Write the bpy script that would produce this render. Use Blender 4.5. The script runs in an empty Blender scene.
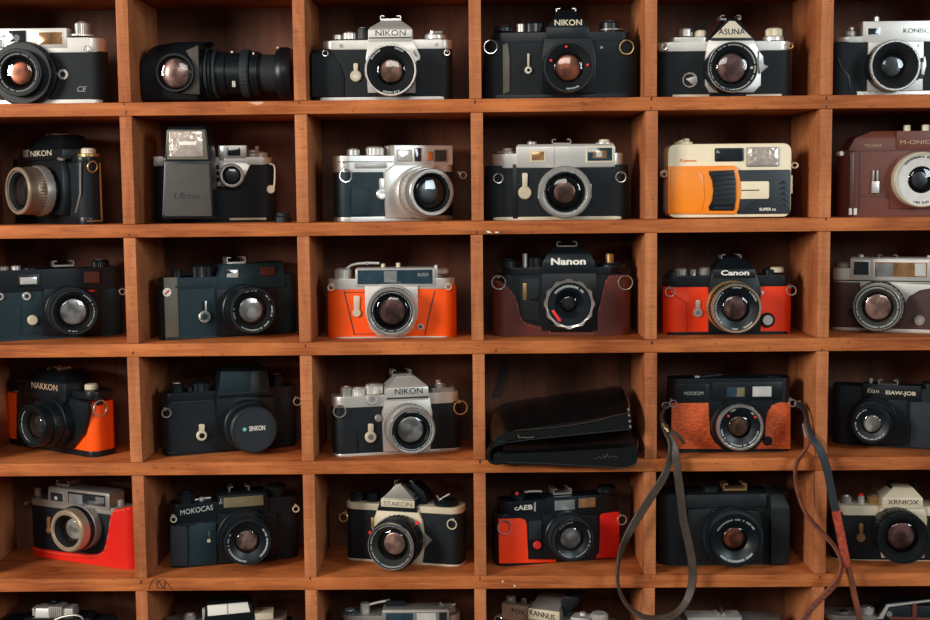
import bpy, bmesh, math, random
from mathutils import Vector, Matrix
random.seed(7)
C = bpy.context.scene.collection
SC = bpy.context.scene
mm = 0.001
PI = math.pi

# ------------------------------------------------------------------ camera
F = 1280.0
D = 1.408                      # eye to the front plane of the shelf
EYE = Vector((0.0, -D, 1.45))
PITCH, YAW, ROLL = [math.radians(a) for a in (-5.2275, 0.6130, -0.5534)]
def basis():
    W = Matrix.Rotation(YAW, 3, 'Z') @ Matrix.Rotation(PITCH, 3, 'X')
    r, u, f = W @ Vector((1, 0, 0)), W @ Vector((0, 0, 1)), W @ Vector((0, 1, 0))
    cr, sr = math.cos(ROLL), math.sin(ROLL)
    return cr*r + sr*u, -sr*r + cr*u, f
BR, BU, BF = basis()
def ray(px, py): return (px-465)/F*BR - (py-310)/F*BU + BF
def on_plane(px, py, y):
    d = ray(px, py); t = (y - EYE.y)/d.y
    return EYE + d*t
cd = bpy.data.cameras.new('camera'); co = bpy.data.objects.new('camera', cd); C.objects.link(co)
m = Matrix((BR, BU, -BF)).transposed().to_4x4(); m.translation = EYE
co.matrix_world = m
cd.sensor_width = 36; cd.lens = F/930*36; cd.clip_start = .05
SC.camera = co

# ------------------------------------------------------------------ materials
def lin(v):
    v /= 255.0
    return v/12.92 if v <= .04045 else ((v+.055)/1.055)**2.4
def S(r, g, b): return (lin(r), lin(g), lin(b), 1)
def newmat(name):
    m = bpy.data.materials.new(name); m.use_nodes = True
    nt = m.node_tree; b = nt.nodes['Principled BSDF']
    return m, nt, b
def mat(name, col, rough=.5, metal=0., bump=0., scale=900., var=.12, coat=0., spec=.5, stretch=(1, 1, 1)):
    m, nt, b = newmat(name)
    N, L = nt.nodes.new, nt.links.new
    tc = N('ShaderNodeTexCoord'); mp = N('ShaderNodeMapping'); mp.inputs['Scale'].default_value = stretch
    L(tc.outputs['Object'], mp.inputs['Vector'])
    n = N('ShaderNodeTexNoise'); n.inputs['Scale'].default_value = 60; n.inputs['Detail'].default_value = 4
    L(mp.outputs[0], n.inputs['Vector'])
    cr = N('ShaderNodeValToRGB')
    cr.color_ramp.elements[0].position = .3; cr.color_ramp.elements[1].position = .7
    cr.color_ramp.elements[0].color = tuple(c*(1-var) for c in col[:3])+(1,)
    cr.color_ramp.elements[1].color = tuple(min(1, c*(1+var)) for c in col[:3])+(1,)
    L(n.outputs['Fac'], cr.inputs[0]); L(cr.outputs[0], b.inputs['Base Color'])
    b.inputs['Roughness'].default_value = rough; b.inputs['Metallic'].default_value = metal
    b.inputs['Coat Weight'].default_value = coat; b.inputs['Coat Roughness'].default_value = .08
    b.inputs['Specular IOR Level'].default_value = spec
    if bump:
        n2 = N('ShaderNodeTexVoronoi'); n2.inputs['Scale'].default_value = scale
        L(mp.outputs[0], n2.inputs['Vector'])
        bp = N('ShaderNodeBump'); bp.inputs['Strength'].default_value = bump; bp.inputs['Distance'].default_value = .0005
        L(n2.outputs['Distance'], bp.inputs['Height']); L(bp.outputs[0], b.inputs['Normal'])
    return m
LEATHER = mat('black_leatherette', S(14, 21, 25), .6, bump=.3, scale=1100, spec=.28)
TEALCAST = mat('black_leatherette_teal_light', S(17, 40, 46), .48, bump=.3, scale=1100, spec=.32)  # black leatherette with the cool window's teal reflection painted into its colour
BLACK = mat('black_enamel', S(13, 20, 24), .36, spec=.36)
MATTE = mat('matte_black', S(9, 12, 14), .7, spec=.2)
CHARCOAL = mat('charcoal_crackle', S(30, 36, 40), .6, bump=.4, scale=800, spec=.3)
CHROME = mat('satin_chrome', S(204, 200, 192), .36, metal=.55, var=.04)
BRIGHT = mat('bright_chrome', S(222, 218, 210), .22, metal=.85, var=.03)
DULL = mat('dull_silver', S(158, 152, 144), .42, metal=.6, var=.08)
CREAM = mat('cream_metal', S(206, 193, 165), .45, metal=.15, var=.05)
BRASS = mat('brass', S(196, 158, 104), .32, metal=.7, var=.08)
WARM = mat('warm_silver', S(186, 164, 138), .36, metal=.6, var=.06)
FADEDINK = mat('faded_white_ink', S(176, 178, 172), .6)
WHITE = mat('white_paint', S(232, 228, 216), .6, var=.03)
INK = mat('dark_ink', S(36, 34, 36), .6)
TANINK = mat('tan_ink', S(176, 150, 118), .6)
GREYINK = mat('grey_ink', S(150, 150, 146), .6)
ORANGE = mat('orange_leather', S(246, 84, 14), .45, bump=.12, scale=700, var=.06, spec=.25)
REDOR = mat('red_orange_leather', S(242, 62, 20), .45, bump=.1, scale=700, var=.05, spec=.25)
RED = mat('red_leather', S(214, 34, 22), .42, bump=.1, scale=700, var=.05, spec=.25)
SADDLE = mat('saddle_leather', S(196, 82, 32), .45, bump=.6, scale=380, var=.45, stretch=(3, 1, 9), spec=.35)
BROWN = mat('brown_leather', S(92, 36, 26), .42, bump=.15, scale=800, var=.12)
COCOA = mat('cocoa_enamel', S(100, 50, 36), .42, bump=.1, scale=900, var=.06)
DKBROWN = mat('dark_brown_leatherette', S(62, 34, 28), .5, bump=.3, scale=1000)
PLORANGE = mat('orange_plastic', S(246, 138, 26), .38, var=.04)
PLCREAM = mat('cream_plastic', S(236, 220, 184), .42, var=.04)
OLIVE = mat('olive_grey', S(92, 86, 70), .5)
REDP = mat('red_paint', S(226, 48, 40), .45)
CASE = mat('soft_black_leather', S(12, 15, 16), .24, bump=.12, scale=300, var=.15, spec=.6, coat=.5)
STRAPL = mat('dark_strap_leather', S(60, 48, 37), .5, bump=.4, scale=600, var=.4)
STRAPB = mat('blue_black_webbing', S(30, 36, 40), .55, bump=.3, scale=900)
STRAPR = mat('red_brown_leather', S(112, 58, 38), .5, bump=.4, scale=600, var=.4)
PADR = mat('red_orange_pad', S(160, 58, 32), .6, bump=.5, scale=500, var=.6, stretch=(4, 4, 4))
def tint(name, col, rough=.3):  # lens glass with blotchy room reflections painted into its colour
    m, nt, b = newmat(name)
    N, L = nt.nodes.new, nt.links.new
    tc = N('ShaderNodeTexCoord'); n = N('ShaderNodeTexNoise'); n.inputs['Scale'].default_value = 85; n.inputs['Detail'].default_value = 1
    L(tc.outputs['Object'], n.inputs['Vector'])
    cr = N('ShaderNodeValToRGB'); e = cr.color_ramp.elements
    e[0].position = .40; e[0].color = tuple(c*.4 for c in col[:3])+(1,); e[1].position = .62; e[1].color = col
    L(n.outputs['Fac'], cr.inputs[0]); L(cr.outputs[0], b.inputs['Base Color'])
    b.inputs['Roughness'].default_value = rough; b.inputs['Metallic'].default_value = .4
    b.inputs['Coat Weight'].default_value = .35; b.inputs['Coat Roughness'].default_value = .03
    return m
T_BROWN = tint('reflection_tint_brown', S(158, 112, 90))
T_ROSE = tint('reflection_tint_rose', S(160, 112, 104))
T_AMBER = tint('reflection_tint_amber', S(182, 98, 62))
T_SILVER = tint('reflection_tint_silver', S(206, 196, 188))
T_DARK = tint('reflection_tint_dark', S(66, 66, 66))
T_PINK = tint('reflection_tint_pink', S(204, 158, 142))
def clear_glass():
    m = bpy.data.materials.new('clear_glass'); m.use_nodes = True; nt = m.node_tree; nt.nodes.clear()
    N, L = nt.nodes.new, nt.links.new
    o = N('ShaderNodeOutputMaterial'); mx = N('ShaderNodeMixShader'); t = N('ShaderNodeBsdfTransparent'); g = N('ShaderNodeBsdfGlossy')
    fr = N('ShaderNodeFresnel'); fr.inputs['IOR'].default_value = 1.65; g.inputs['Roughness'].default_value = .02
    t.inputs['Color'].default_value = (.93, .95, .95, 1)
    L(fr.outputs[0], mx.inputs[0]); L(t.outputs[0], mx.inputs[1]); L(g.outputs[0], mx.inputs[2]); L(mx.outputs[0], o.inputs[0])
    return m
GLASS = clear_glass()
PANE_DARK = mat('dark_pane', S(34, 40, 44), .08, spec=.8, var=.3)
PANE_BLUE = mat('blue_dark_pane', S(40, 60, 70), .08, spec=.8, var=.3)
PANE_GREY = mat('grey_pane', S(134, 136, 134), .12, metal=.3, var=.3)
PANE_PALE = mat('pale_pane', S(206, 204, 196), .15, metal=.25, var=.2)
PANE_AMBER = mat('amber_pane', S(150, 112, 74), .12, metal=.3, var=.5)
PANE_GOLD = mat('olive_gold_pane', S(134, 122, 92), .2, metal=.3, var=.15)
PANE_RED = mat('red_dark_pane', S(88, 48, 40), .1, metal=.2, var=.4)
PANE_ORANGE = mat('orange_pane', S(220, 110, 50), .15, metal=.2, var=.3)
FLASH = mat('flash_reflector', S(190, 176, 164), .2, metal=.35, bump=.7, scale=200, var=.3)

# ------------------------------------------------------------------ mesh helpers
def link(name, me, mt, parent=None, sharp=38):
    o = bpy.data.objects.new(name, me); C.objects.link(o)
    me.materials.append(mt)
    for p in me.polygons: p.use_smooth = True
    me.set_sharp_from_angle(angle=math.radians(sharp))
    if parent is not None: o.parent = parent
    return o
def fin(name, bm, mt, parent=None, sharp=38):
    bmesh.ops.remove_doubles(bm, verts=bm.verts, dist=1e-6)
    bmesh.ops.recalc_face_normals(bm, faces=bm.faces)
    me = bpy.data.meshes.new(name); bm.to_mesh(me); bm.free()
    return link(name, me, mt, parent, sharp)
def bm_prism(bm, pts, y0, y1, bev=0., seg=2):
    """closed polygon of (x,z), from y0 (front) to y1 (back); front outline bevelled"""
    a = [bm.verts.new((x, y0, z)) for x, z in pts]; b = [bm.verts.new((x, y1, z)) for x, z in pts]
    n = len(pts)
    ff = bm.faces.new(a); bm.faces.new(b[::-1])
    for i in range(n): bm.faces.new((a[i], b[i], b[(i+1) % n], a[(i+1) % n]))
    if bev > 0:
        bmesh.ops.bevel(bm, geom=list(ff.edges), offset=bev, segments=seg, affect='EDGES', profile=.6)
def bm_box(bm, x0, x1, y0, y1, z0, z1, bev=0.):
    vs = [bm.verts.new((x, y, z)) for x in (x0, x1) for y in (y0, y1) for z in (z0, z1)]
    f = [(0, 1, 3, 2), (4, 6, 7, 5), (0, 4, 5, 1), (2, 3, 7, 6), (0, 2, 6, 4), (1, 5, 7, 3)]
    fs = [bm.faces.new([vs[i] for i in q]) for q in f]
    if bev > 0:
        es = list({e for q in fs for e in q.edges})
        bmesh.ops.bevel(bm, geom=es, offset=bev, segments=2, affect='EDGES', profile=.6)
def plan(x0, x1, y0, y1, r, n=7):
    r = min(r, (x1-x0)/2-1e-5, (y1-y0)/2-1e-5); out = []
    for cx, cy, a0 in ((x1-r, y0+r, -90), (x1-r, y1-r, 0), (x0+r, y1-r, 90), (x0+r, y0+r, 180)):
        for i in range(n+1):
            a = math.radians(a0 + 90*i/n); out.append((cx+r*math.cos(a), cy+r*math.sin(a)))
    return out
def bm_slab(bm, x0, x1, y0, y1, z0, z1, r, bev=.0008):
    o = plan(x0, x1, y0, y1, r); n = len(o)
    lo = [bm.verts.new((x, y, z0)) for x, y in o]; hi = [bm.verts.new((x, y, z1)) for x, y in o]
    a = bm.faces.new(lo[::-1]); b = bm.faces.new(hi)
    for i in range(n): bm.faces.new((lo[i], lo[(i+1) % n], hi[(i+1) % n], hi[i]))
    if bev > 0: bmesh.ops.bevel(bm, geom=list(a.edges)+list(b.edges), offset=min(bev, (z1-z0)*.4), segments=2, affect='EDGES', profile=.6)
def bm_lathe(bm, prof, org, ax='y', n=56, knurl=None):
    """closed loop profile of (r, h); ax 'y': h runs towards the viewer (-y); ax 'z': h runs up. knurl=(first,last,count,depth)"""
    rings = []
    if knurl: n = knurl[2]*2
    for j, (r, h) in enumerate(prof):
        ring = []
        for i in range(n):
            a = 2*PI*i/n; q = r
            if knurl and knurl[0] <= j <= knurl[1]: q = r*(1-knurl[3]*(i % 2))
            if ax == 'y': ring.append(bm.verts.new((org[0]+q*math.cos(a), org[1]-h, org[2]+q*math.sin(a))))
            else: ring.append(bm.verts.new((org[0]+q*math.cos(a), org[1]+q*math.sin(a), org[2]+h)))
        rings.append(ring)
    for j in range(len(prof)-1):
        for i in range(n):
            k = (i+1) % n
            bm.faces.new((rings[j][i], rings[j][k], rings[j+1][k], rings[j+1][i]))
def bm_tube(bm, pts, r, n=8, closed=False):
    P = [Vector(p) for p in pts]; rings = []; up = None
    m_ = len(P)
    for i in range(m_):
        t = (P[(i+1) % m_]-P[i-1]) if closed else (P[min(i+1, m_-1)]-P[max(i-1, 0)])
        t.normalize()
        if up is None: up = t.orthogonal().normalized()
        up = (up - t*up.dot(t)).normalized(); s = t.cross(up)
        rr = r[i] if isinstance(r, (list, tuple)) else r
        rings.append([bm.verts.new(P[i]+up*rr*math.cos(2*PI*k/n)+s*rr*math.sin(2*PI*k/n)) for k in range(n)])
    for i in range(m_ if closed else m_-1):
        a, b = rings[i], rings[(i+1) % m_]
        for k in range(n): bm.faces.new((a[k], a[(k+1) % n], b[(k+1) % n], b[k]))
    if not closed: bm.faces.new(rings[0][::-1]); bm.faces.new(rings[-1])
def spline(P, n=8):
    P = [Vector(p) for p in P]; out = []
    for i in range(len(P)-1):
        a, b, c, d = P[max(i-1, 0)], P[i], P[i+1], P[min(i+2, len(P)-1)]
        for k in range(n):
            t = k/n
            out.append(.5*((2*b)+(c-a)*t+(2*a-5*b+4*c-d)*t*t+(3*b-a-3*c+d)*t**3))
    out.append(P[-1]); return out
def text_mesh(s, bold=0.):
    cu = bpy.data.curves.new('lettering', 'FONT'); cu.body = s; cu.size = 1; cu.extrude = .02; cu.offset = bold; cu.resolution_u = 4
    o = bpy.data.objects.new('lettering', cu); C.objects.link(o)
    dg = bpy.context.evaluated_depsgraph_get(); me = bpy.data.meshes.new_from_object(o.evaluated_get(dg))
    bpy.data.objects.remove(o); bpy.data.curves.remove(cu)
    return me

# ------------------------------------------------------------------ cameras
K = D
Z0 = dict()
ROWZ = [EYE.z + v for v in ()]
GROUP = 'vintage film cameras in the shelf compartments'
CAMS = []
class Cam:
    def __init__(s, name, label, win, row, u, d, yaw=0., cat='camera', group=GROUP, lift=0.):
        s.ox, s.oy, s.s = win; s.u = u; s.T = 32*mm
        s.yaw = math.radians(yaw)
        p = on_plane(s.ox+u/s.s, s.oy+300/s.s, d*mm)
        s.o = bpy.data.objects.new(name, None); C.objects.link(s.o)
        s.o.empty_display_size = .02
        s.loc = Vector((p.x, d*mm, FLOOR[row]+lift)); s.o.location = s.loc; s.o.rotation_euler = (0, 0, s.yaw)
        s.o['label'] = label; s.o['category'] = cat
        if group: s.o['group'] = group
        s.n = Vector((math.sin(s.yaw), -math.cos(s.yaw), 0)); s.ex = Vector((math.cos(s.yaw), math.sin(s.yaw), 0))
        CAMS.append(s)
    def at(s, u, v, off=0.):
        d = ray(s.ox+u/s.s, s.oy+v/s.s); P0 = s.loc + s.n*off
        t = (P0-EYE).dot(s.n)/d.dot(s.n); w = EYE+d*t-s.loc
        return w.dot(s.ex), w.z
    def x(s, u, off=0., v=300): return s.at(u, v, off)[0]
    def z(s, v, off=0., u=None):
        return s.at(s.u if u is None else u, v, off)[1]
    def px(s, n, off=0.):
        """length of n zoom pixels at the plane, measured vertically"""
        return abs(s.at(s.u, 300-n/2, off)[1]-s.at(s.u, 300+n/2, off)[1])
    # --- shapes
    def B(s, name, u0, u1, v0, v1, mt, T=None, r=12, off=0., bev=.8, par=None, uv=None):
        T = s.T if T is None else T*mm; off *= mm
        z0 = 0. if v1 is None else s.z(v1, off, uv); z1 = s.z(v0, off, uv)
        x0, x1 = s.x(u0, off), s.x(u1, off)
        bm = bmesh.new(); bm_slab(bm, x0, x1, -off, -off+T, max(z0, 0), z1, r*mm, bev*mm)
        return fin(name, bm, mt, par or s.o)
    def P(s, name, pts, f, b, mt, bev=.4, par=None):
        q = [s.at(u, v, f*mm) for u, v in pts]
        q = [(x, max(z, 0.0002)) for x, z in q]
        bm = bmesh.new(); bm_prism(bm, q, -f*mm, -b*mm, bev*mm)
        return fin(name, bm, mt, par or s.o)
    def R(s, name, u0, v0, u1, v1, f, b, mt, bev=.4, par=None, r=0):
        um, vm = (u0+u1)/2, (v0+v1)/2
        x0, x1 = s.at(u0, vm, f*mm)[0], s.at(u1, vm, f*mm)[0]; z1, z0 = s.at(um, v0, f*mm)[1], max(s.at(um, v1, f*mm)[1], .0002)
        pts = plan(x0, x1, z0, z1, r*mm, 4) if r else [(x0, z0), (x1, z0), (x1, z1), (x0, z1)]
        bm = bmesh.new(); bm_prism(bm, pts, -f*mm, -b*mm, bev*mm)
        return fin(name, bm, mt, par or s.o)
    def loft(s, name, secs, mt, bev=1., par=None):
        """secs: (v, u0, u1, front, back) rectangles from bottom to top"""
        bm = bmesh.new(); rings = []
        for v, u0, u1, f, b in secs:
            um = (u0+u1)/2
            x0, x1 = s.at(u0, v, f*mm)[0], s.at(u1, v, f*mm)[0]; z = max(s.at(um, v, f*mm)[1], .0002)
            rings.append([bm.verts.new((x, -y*mm, z)) for x, y in ((x0, f), (x1, f), (x1, b), (x0, b))])
        fs = [bm.faces.new(rings[0][::-1]), bm.faces.new(rings[-1])]
        for a, b in zip(rings, rings[1:]):
            for i in range(4): fs.append(bm.faces.new((a[i], a[(i+1) % 4], b[(i+1) % 4], b[i])))
        if bev: bmesh.ops.bevel(bm, geom=list(bm.edges), offset=bev*mm, segments=2, affect='EDGES', profile=.6)
        return fin(name, bm, mt, par or s.o, 30)
    def knob(s, name, u, v0, v1, ru, mt, knurl=0, off=-15, par=None, cap=None):
        x = s.x(u, off*mm); z1, z0 = s.z(v0, off*mm, u), s.z(v1, off*mm, u); r = s.px(ru, off*mm); h = z1-z0
        c = min(.18*r, .25*h)
        bm = bmesh.new(); prof = [(1e-5, 0), (r, 0), (r, h-c), (r-c, h), (1e-5, h)]
        bm_lathe(bm, prof, (x, -off*mm, z0), 'z', 40, (1, 2, knurl, .05) if knurl else None)
        k = fin(name, bm, mt, par or s.o)
        if cap:
            bm = bmesh.new(); bm_lathe(bm, [(1e-5, h-.0002), (r*.6, h-.0002), (r*.55, h+.0008), (1e-5, h+.0009)], (x, -off*mm, z0), 'z', 32)
            fin('cap', bm, cap, k)
        return k
    def disc(s, name, u, v, ru, f, h, mt, par=None, knurl=0, hole=None, n=40):
        x, z = s.at(u, v, (f+h)*mm); r = s.px(ru, (f+h)*mm); h *= mm; f *= mm; c = min(.15*r, .3*h)
        bm = bmesh.new()
        bm_lathe(bm, [(1e-5, f-.0005), (r, f-.0005), (r, f+h-c), (r-c, f+h), (1e-5, f+h)], (x, 0, z), 'y', n, (1, 2, knurl, .05) if knurl else None)
        k = fin(name, bm, mt, par or s.o)
        if hole:
            bm = bmesh.new(); bm_lathe(bm, [(1e-5, f+h-.0003), (r*.55, f+h-.0003), (r*.5, f+h+.0003), (1e-5, f+h+.0002)], (x, 0, z), 'y', 28)
            fin('centre', bm, hole, k)
        return k
    def text(s, t, u0, u1, v0, v1, f, mt, par=None, bold=.0, shear=0., slope=0.):
        me = text_mesh(t, bold)
        xs = [v.co.x for v in me.vertices]; ys = [v.co.y for v in me.vertices]
        ax, bx, ay, by = min(xs), max(xs), min(ys), max(ys)
        X0, X1 = s.at(u0, v1, f*mm)[0], s.at(u1, v1, f*mm)[0]; um = (u0+u1)/2
        Z1, Z0_ = s.at(um, v0, f*mm)[1], s.at(um, v1, f*mm)[1]
        for v in me.vertices:
            p = (v.co.x-ax)/(bx-ax); q = (v.co.y-ay)/(by-ay); dz = v.co.z
            v.co = (X0+p*(X1-X0)+shear*q*(Z1-Z0_), -f*mm-.00015-(.0002 if dz > 0 else -.0004), Z0_+q*(Z1-Z0_)+slope*(p-.5)*(X1-X0))
        return link('lettering', me, mt, par or s.o)
    def lug(s, u, v, f=-8, R=0, mt=None, yaw=0, h=9):
        """strap lug, with a split ring of R zoom px hanging from it"""
        mt = mt or BRIGHT
        x, z = s.at(u, v, f*mm); k = s.px(h, f*mm)
        bm = bmesh.new(); bm_lathe(bm, [(1e-5, -.009), (k, -.009), (k, .001), (k*.7, .002), (1e-5, .002)], (x, -f*mm, z), 'y', 20)
        o = fin('strap_lug', bm, mt, s.o)
        if R:
            r = s.px(R, f*mm); f = max(f, .8)
            bm = bmesh.new()
            bm_tube(bm, [(x+r*math.sin(a)*math.cos(yaw), -f*mm-.003+r*math.sin(a)*math.sin(yaw), z-r*.75+r*math.cos(a)) for a in [2*PI*i/28 for i in range(28)]], s.px(3.2, f*mm), 6, True)
            fin('strap_ring', bm, mt, o)
        return o
    def timer(s, u, v, r, vend, mt=None, w=.55, f=0, hole=None, lean=0):
        mt = mt or CHROME
        a = s.P('self_timer_lever', [(u-r*w*.8, v), (u+r*w*.8, v), (u+r*w+lean, vend+4), (u+r*w*.6+lean, vend), (u-r*w*.6+lean, vend), (u-r*w+lean, vend+4)], f+2.2, f-.5, mt, .5)
        s.disc('pivot', u, v, r, f, 3.2, mt, par=a, hole=hole)
        return a
    def shoe(s, u0, u1, v0, v1, mt=None, off=-15):
        """accessory shoe: base strip with two inward curled rails"""
        mt = mt or BRIGHT; f = (off+9)*mm; b = (off-9)*mm
        x0, x1 = s.x(u0, f), s.x(u1, f); z1, z0 = s.z(v0, f, (u0+u1)/2), s.z(v1, f, (u0+u1)/2); w = (x1-x0)*.2; t = max((z1-z0)*.17, .0006)
        bm = bmesh.new()
        bm_box(bm, x0, x1, -f, -b, z0-.001, z0+t)
        for a, c in ((x0, 1), (x1, -1)):
            bm_box(bm, min(a, a+c*t), max(a, a+c*t), -f, -b, z0, z1)
            bm_box(bm, min(a, a+c*w), max(a, a+c*w), -f, -b, z1-t, z1)
        return fin('accessory_shoe', bm, mt, s.o)
    def win(s, u0, v0, u1, v1, f, pane, frame=None, w=8, r=.8, name='viewfinder_window', par=None):
        fr = frame or BLACK
        o = s.R(name, u0-w, v0-w, u1+w, v1+w, f+.9, f-1, fr, .4, par, r)
        s.R('pane', u0, v0, u1, v1, f+1.1, f, pane, .25, o, r*.6)
        return o
    def lens(s, u, v, ru, L, barrel=None, rim=(None, .06), ring=None, rg=.6, rt=.42, tint_=None, arcs=(), ink=None, dep=5, wavy=False, rr=.8, bulge=.08, marks=()):
        """barrel: (name, radius factor, o0, o1, material, knurl count); offsets in mm; the first is the lens itself"""
        L_ = L*mm; x, z = s.at(u, v, L_); R = s.px(ru, L_); org = (x, 0, z)
        rimm = rim[0] or BRIGHT; ring = ring or MATTE; ink = ink or FADEDINK; tint_ = tint_ or T_BROWN
        barrel = barrel or [('lens', 1., 0, L, BLACK, 0)]
        root = None
        for nm, k, a, b, mt, kn in barrel:
            r = R*k; a *= mm; b *= mm; c = min(.0009, (b-a)*.3); inn = R*(1-rim[1])*.97 if k > .9 else r*.8
            bm = bmesh.new()
            bm_lathe(bm, [(inn, a-.001), (r, a-.001), (r, b-c), (r-c, b), (inn, b)], org, 'y', 64, (1, 2, kn, .035) if kn else None)
            o = fin(nm, bm, mt, root or s.o)
            root = root or o
        w = R*(1-rim[1]); bm = bmesh.new()
        c = R*rim[1]*.3
        if wavy:
            N = 120; loops = []
            for (rad, h, k) in ((w, L_-.006, 0), (R, L_-.006, 1), (R, L_, 1), (R-c, L_+.0012, 1), (w, L_+.0008, 0)):
                loops.append([bm.verts.new((x+(rad*(1+k*.03*math.cos(12*2*PI*i/N)))*math.cos(2*PI*i/N), -h, z+(rad*(1+k*.03*math.cos(12*2*PI*i/N)))*math.sin(2*PI*i/N))) for i in range(N)])
            for a, b in zip(loops, loops[1:]):
                for i in range(N): bm.faces.new((a[i], a[(i+1) % N], b[(i+1) % N], b[i]))
        else:
            bm_lathe(bm, [(w, L_-.002), (R*1.002, L_-.002), (R*1.002, L_), (R-c, L_+.0012), (w+c*.3, L_+.0012), (w, L_+.0004), (w, L_-.002)], org, 'y', 72)
        fin('rim', bm, rimm, root)
        g, dp = R*rg, dep*mm
        bm = bmesh.new(); bm_lathe(bm, [(w*1.01, L_-.0008), (R*rr, L_-.0012), (g, L_-dp), (g*.98, L_-dp-.001)], org, 'y', 64)
        fin('name_ring', bm, ring, root)
        if arcs:
            q1 = max((w-g)*.34, R*.045); rm = w*.94 if rr >= .8 else (w+g)/2
            rm0 = (w*.97+R*rr)/2 if (w-R*rr) > q1 else w*.98-q1*.6
            for a0, a1 in arcs:
                bm = bmesh.new(); a = a0
                while a < a1:
                    da = random.choice((3.2, 4.4, 5.2, 2.4)); h = q1*.5
                    r0, r1 = rm0-h*.5, rm0+h*.5
                    def off(rad): # height of the name ring at that radius
                        if rad > R*rr: t = (w*1.01-rad)/max(w*1.01-R*rr, 1e-6); return L_-.0008-.0004*t
                        t = (R*rr-rad)/max(R*rr-g, 1e-6); return L_-.0012-(dp-.0012)*t
                    ps = []
                    for rad, an in ((r0, a), (r0, a+da*.62), (r1, a+da*.62), (r1, a)):
                        t = math.radians(an); ps.append(bm.verts.new((x+rad*math.cos(t), -(off(rad)+.00035), z+rad*math.sin(t))))
                    bm.faces.new(ps); a += da*(1 if random.random() > .15 else 2)
                fin('engraving', bm, ink, root)
        for an, k, col in marks:
            t = math.radians(an); bm = bmesh.new()
            bm_lathe(bm, [(1e-5, L_-.001), (R*.05, L_-.001), (R*.05, L_+.0006), (1e-5, L_+.0008)], (x+R*k*math.cos(t), 0, z+R*k*math.sin(t)), 'y', 12)
            fin('index_mark', bm, col, root)
        t_, h0 = R*rt, L_-dp-.001
        dd = .004
        bm = bmesh.new(); bm_lathe(bm, [(g*.985, h0+.001), (g*.93, h0-dd*.4), (t_*1.02, h0-dd), (t_*.9, h0-dd-.001)], org, 'y', 48)
        fin('inner_barrel', bm, MATTE, root)
        bm = bmesh.new(); n = 7
        bm_lathe(bm, [(max(t_*1.03*math.sin(PI/2*(1-i/n)), 1e-5), h0-dd-.0004+t_*bulge*(1-math.cos(PI/2*i/n)) if False else h0-dd-.0004+t_*bulge*math.sin(PI/2*i/n)*1.0) for i in range(n+1)], org, 'y', 40)
        fin('rear_element', bm, tint_, root)
        bm = bmesh.new()
        bm_lathe(bm, [(max(g*math.cos(PI/2*i/n), 1e-5), h0+.0012+g*.16*math.sin(PI/2*i/n)) for i in range(n+1)], org, 'y', 48)
        fin('front_element', bm, GLASS, root)
        return root
    def case(s, name, u0, u1, hp, mt, T=None, r=13, off=2., par=None, floor=True):
        """open-topped leather half case: wall round a rounded plan whose height follows hp (u,v points across the front)"""
        T = (s.T/mm+4 if T is None else T); off_ = off*mm
        x0, x1 = s.x(u0, off_), s.x(u1, off_)
        H = sorted((s.at(u, v, off_)) for u, v in hp)
        def h(x):
            if x <= H[0][0]: return H[0][1]
            for (a, ha), (b, hb) in zip(H, H[1:]):
                if x <= b: t = (x-a)/max(b-a, 1e-9); return ha+(hb-ha)*t
            return H[-1][1]
        o = []
        base = plan(x0, x1, -off_, -off_+T*mm, r*mm)
        for (ax, ay), (bx, by) in zip(base, base[1:]+base[:1]):
            k = max(1, int(math.hypot(bx-ax, by-ay)/.002))
            for i in range(k): o.append((ax+(bx-ax)*i/k, ay+(by-ay)*i/k))
        cx, cy = (x0+x1)/2, -off_+T*mm/2
        bm = bmesh.new(); t = .0014
        lo, hi, hi2, lo2 = [], [], [], []
        for x, y in o:
            inx, iny = x+(t if x < cx-(x1-x0)/2+r*mm else -t if x > cx+(x1-x0)/2-r*mm else 0), y+(t if y < cy else -t)
            hh = h(x) if y < cy else max(H[0][1], H[-1][1])*.9
            hh = max(hh, .004)
            lo.append(bm.verts.new((x, y, .0003))); hi.append(bm.verts.new((x, y, hh))); hi2.append(bm.verts.new((inx, iny, hh))); lo2.append(bm.verts.new((inx, iny, .002)))
        n = len(o)
        for a, b in ((lo, hi), (hi, hi2), (hi2, lo2)):
            for i in range(n): bm.faces.new((a[i], a[(i+1) % n], b[(i+1) % n], b[i]))
        bm.faces.new(lo[::-1])
        ob = fin(name, bm, mt, par or s.o)
        # stitching just under the rim of the front wall
        bm = bmesh.new(); acc = 0
        fr = [(x, y) for x, y in o if y < -off_+r*mm*.7]; fr.sort()
        for (x, y), (x2, y2) in list(zip(fr, fr[1:]))[::2]:
            za, zb = max(h(x)-.0022, .002), max(h(x2)-.0022, .002)
            bm_tube(bm, [(x, y-.0002, za), (x+(x2-x)*.9, y2-.0002, za+(zb-za)*.9)], .00032, 5)
        fin('stitching', bm, s.stitch if hasattr(s, 'stitch') else TANINK, ob)
        return ob
    def lever(s, name, pts, r, mt, off=-15, par=None):
        bm = bmesh.new(); P = [(s.at(u, v, off*mm)[0], -off*mm, s.at(u, v, off*mm)[1]) for u, v in pts]
        bm_tube(bm, spline(P, 5), r*mm, 8)
        return fin(name, bm, mt, par or s.o)
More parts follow.
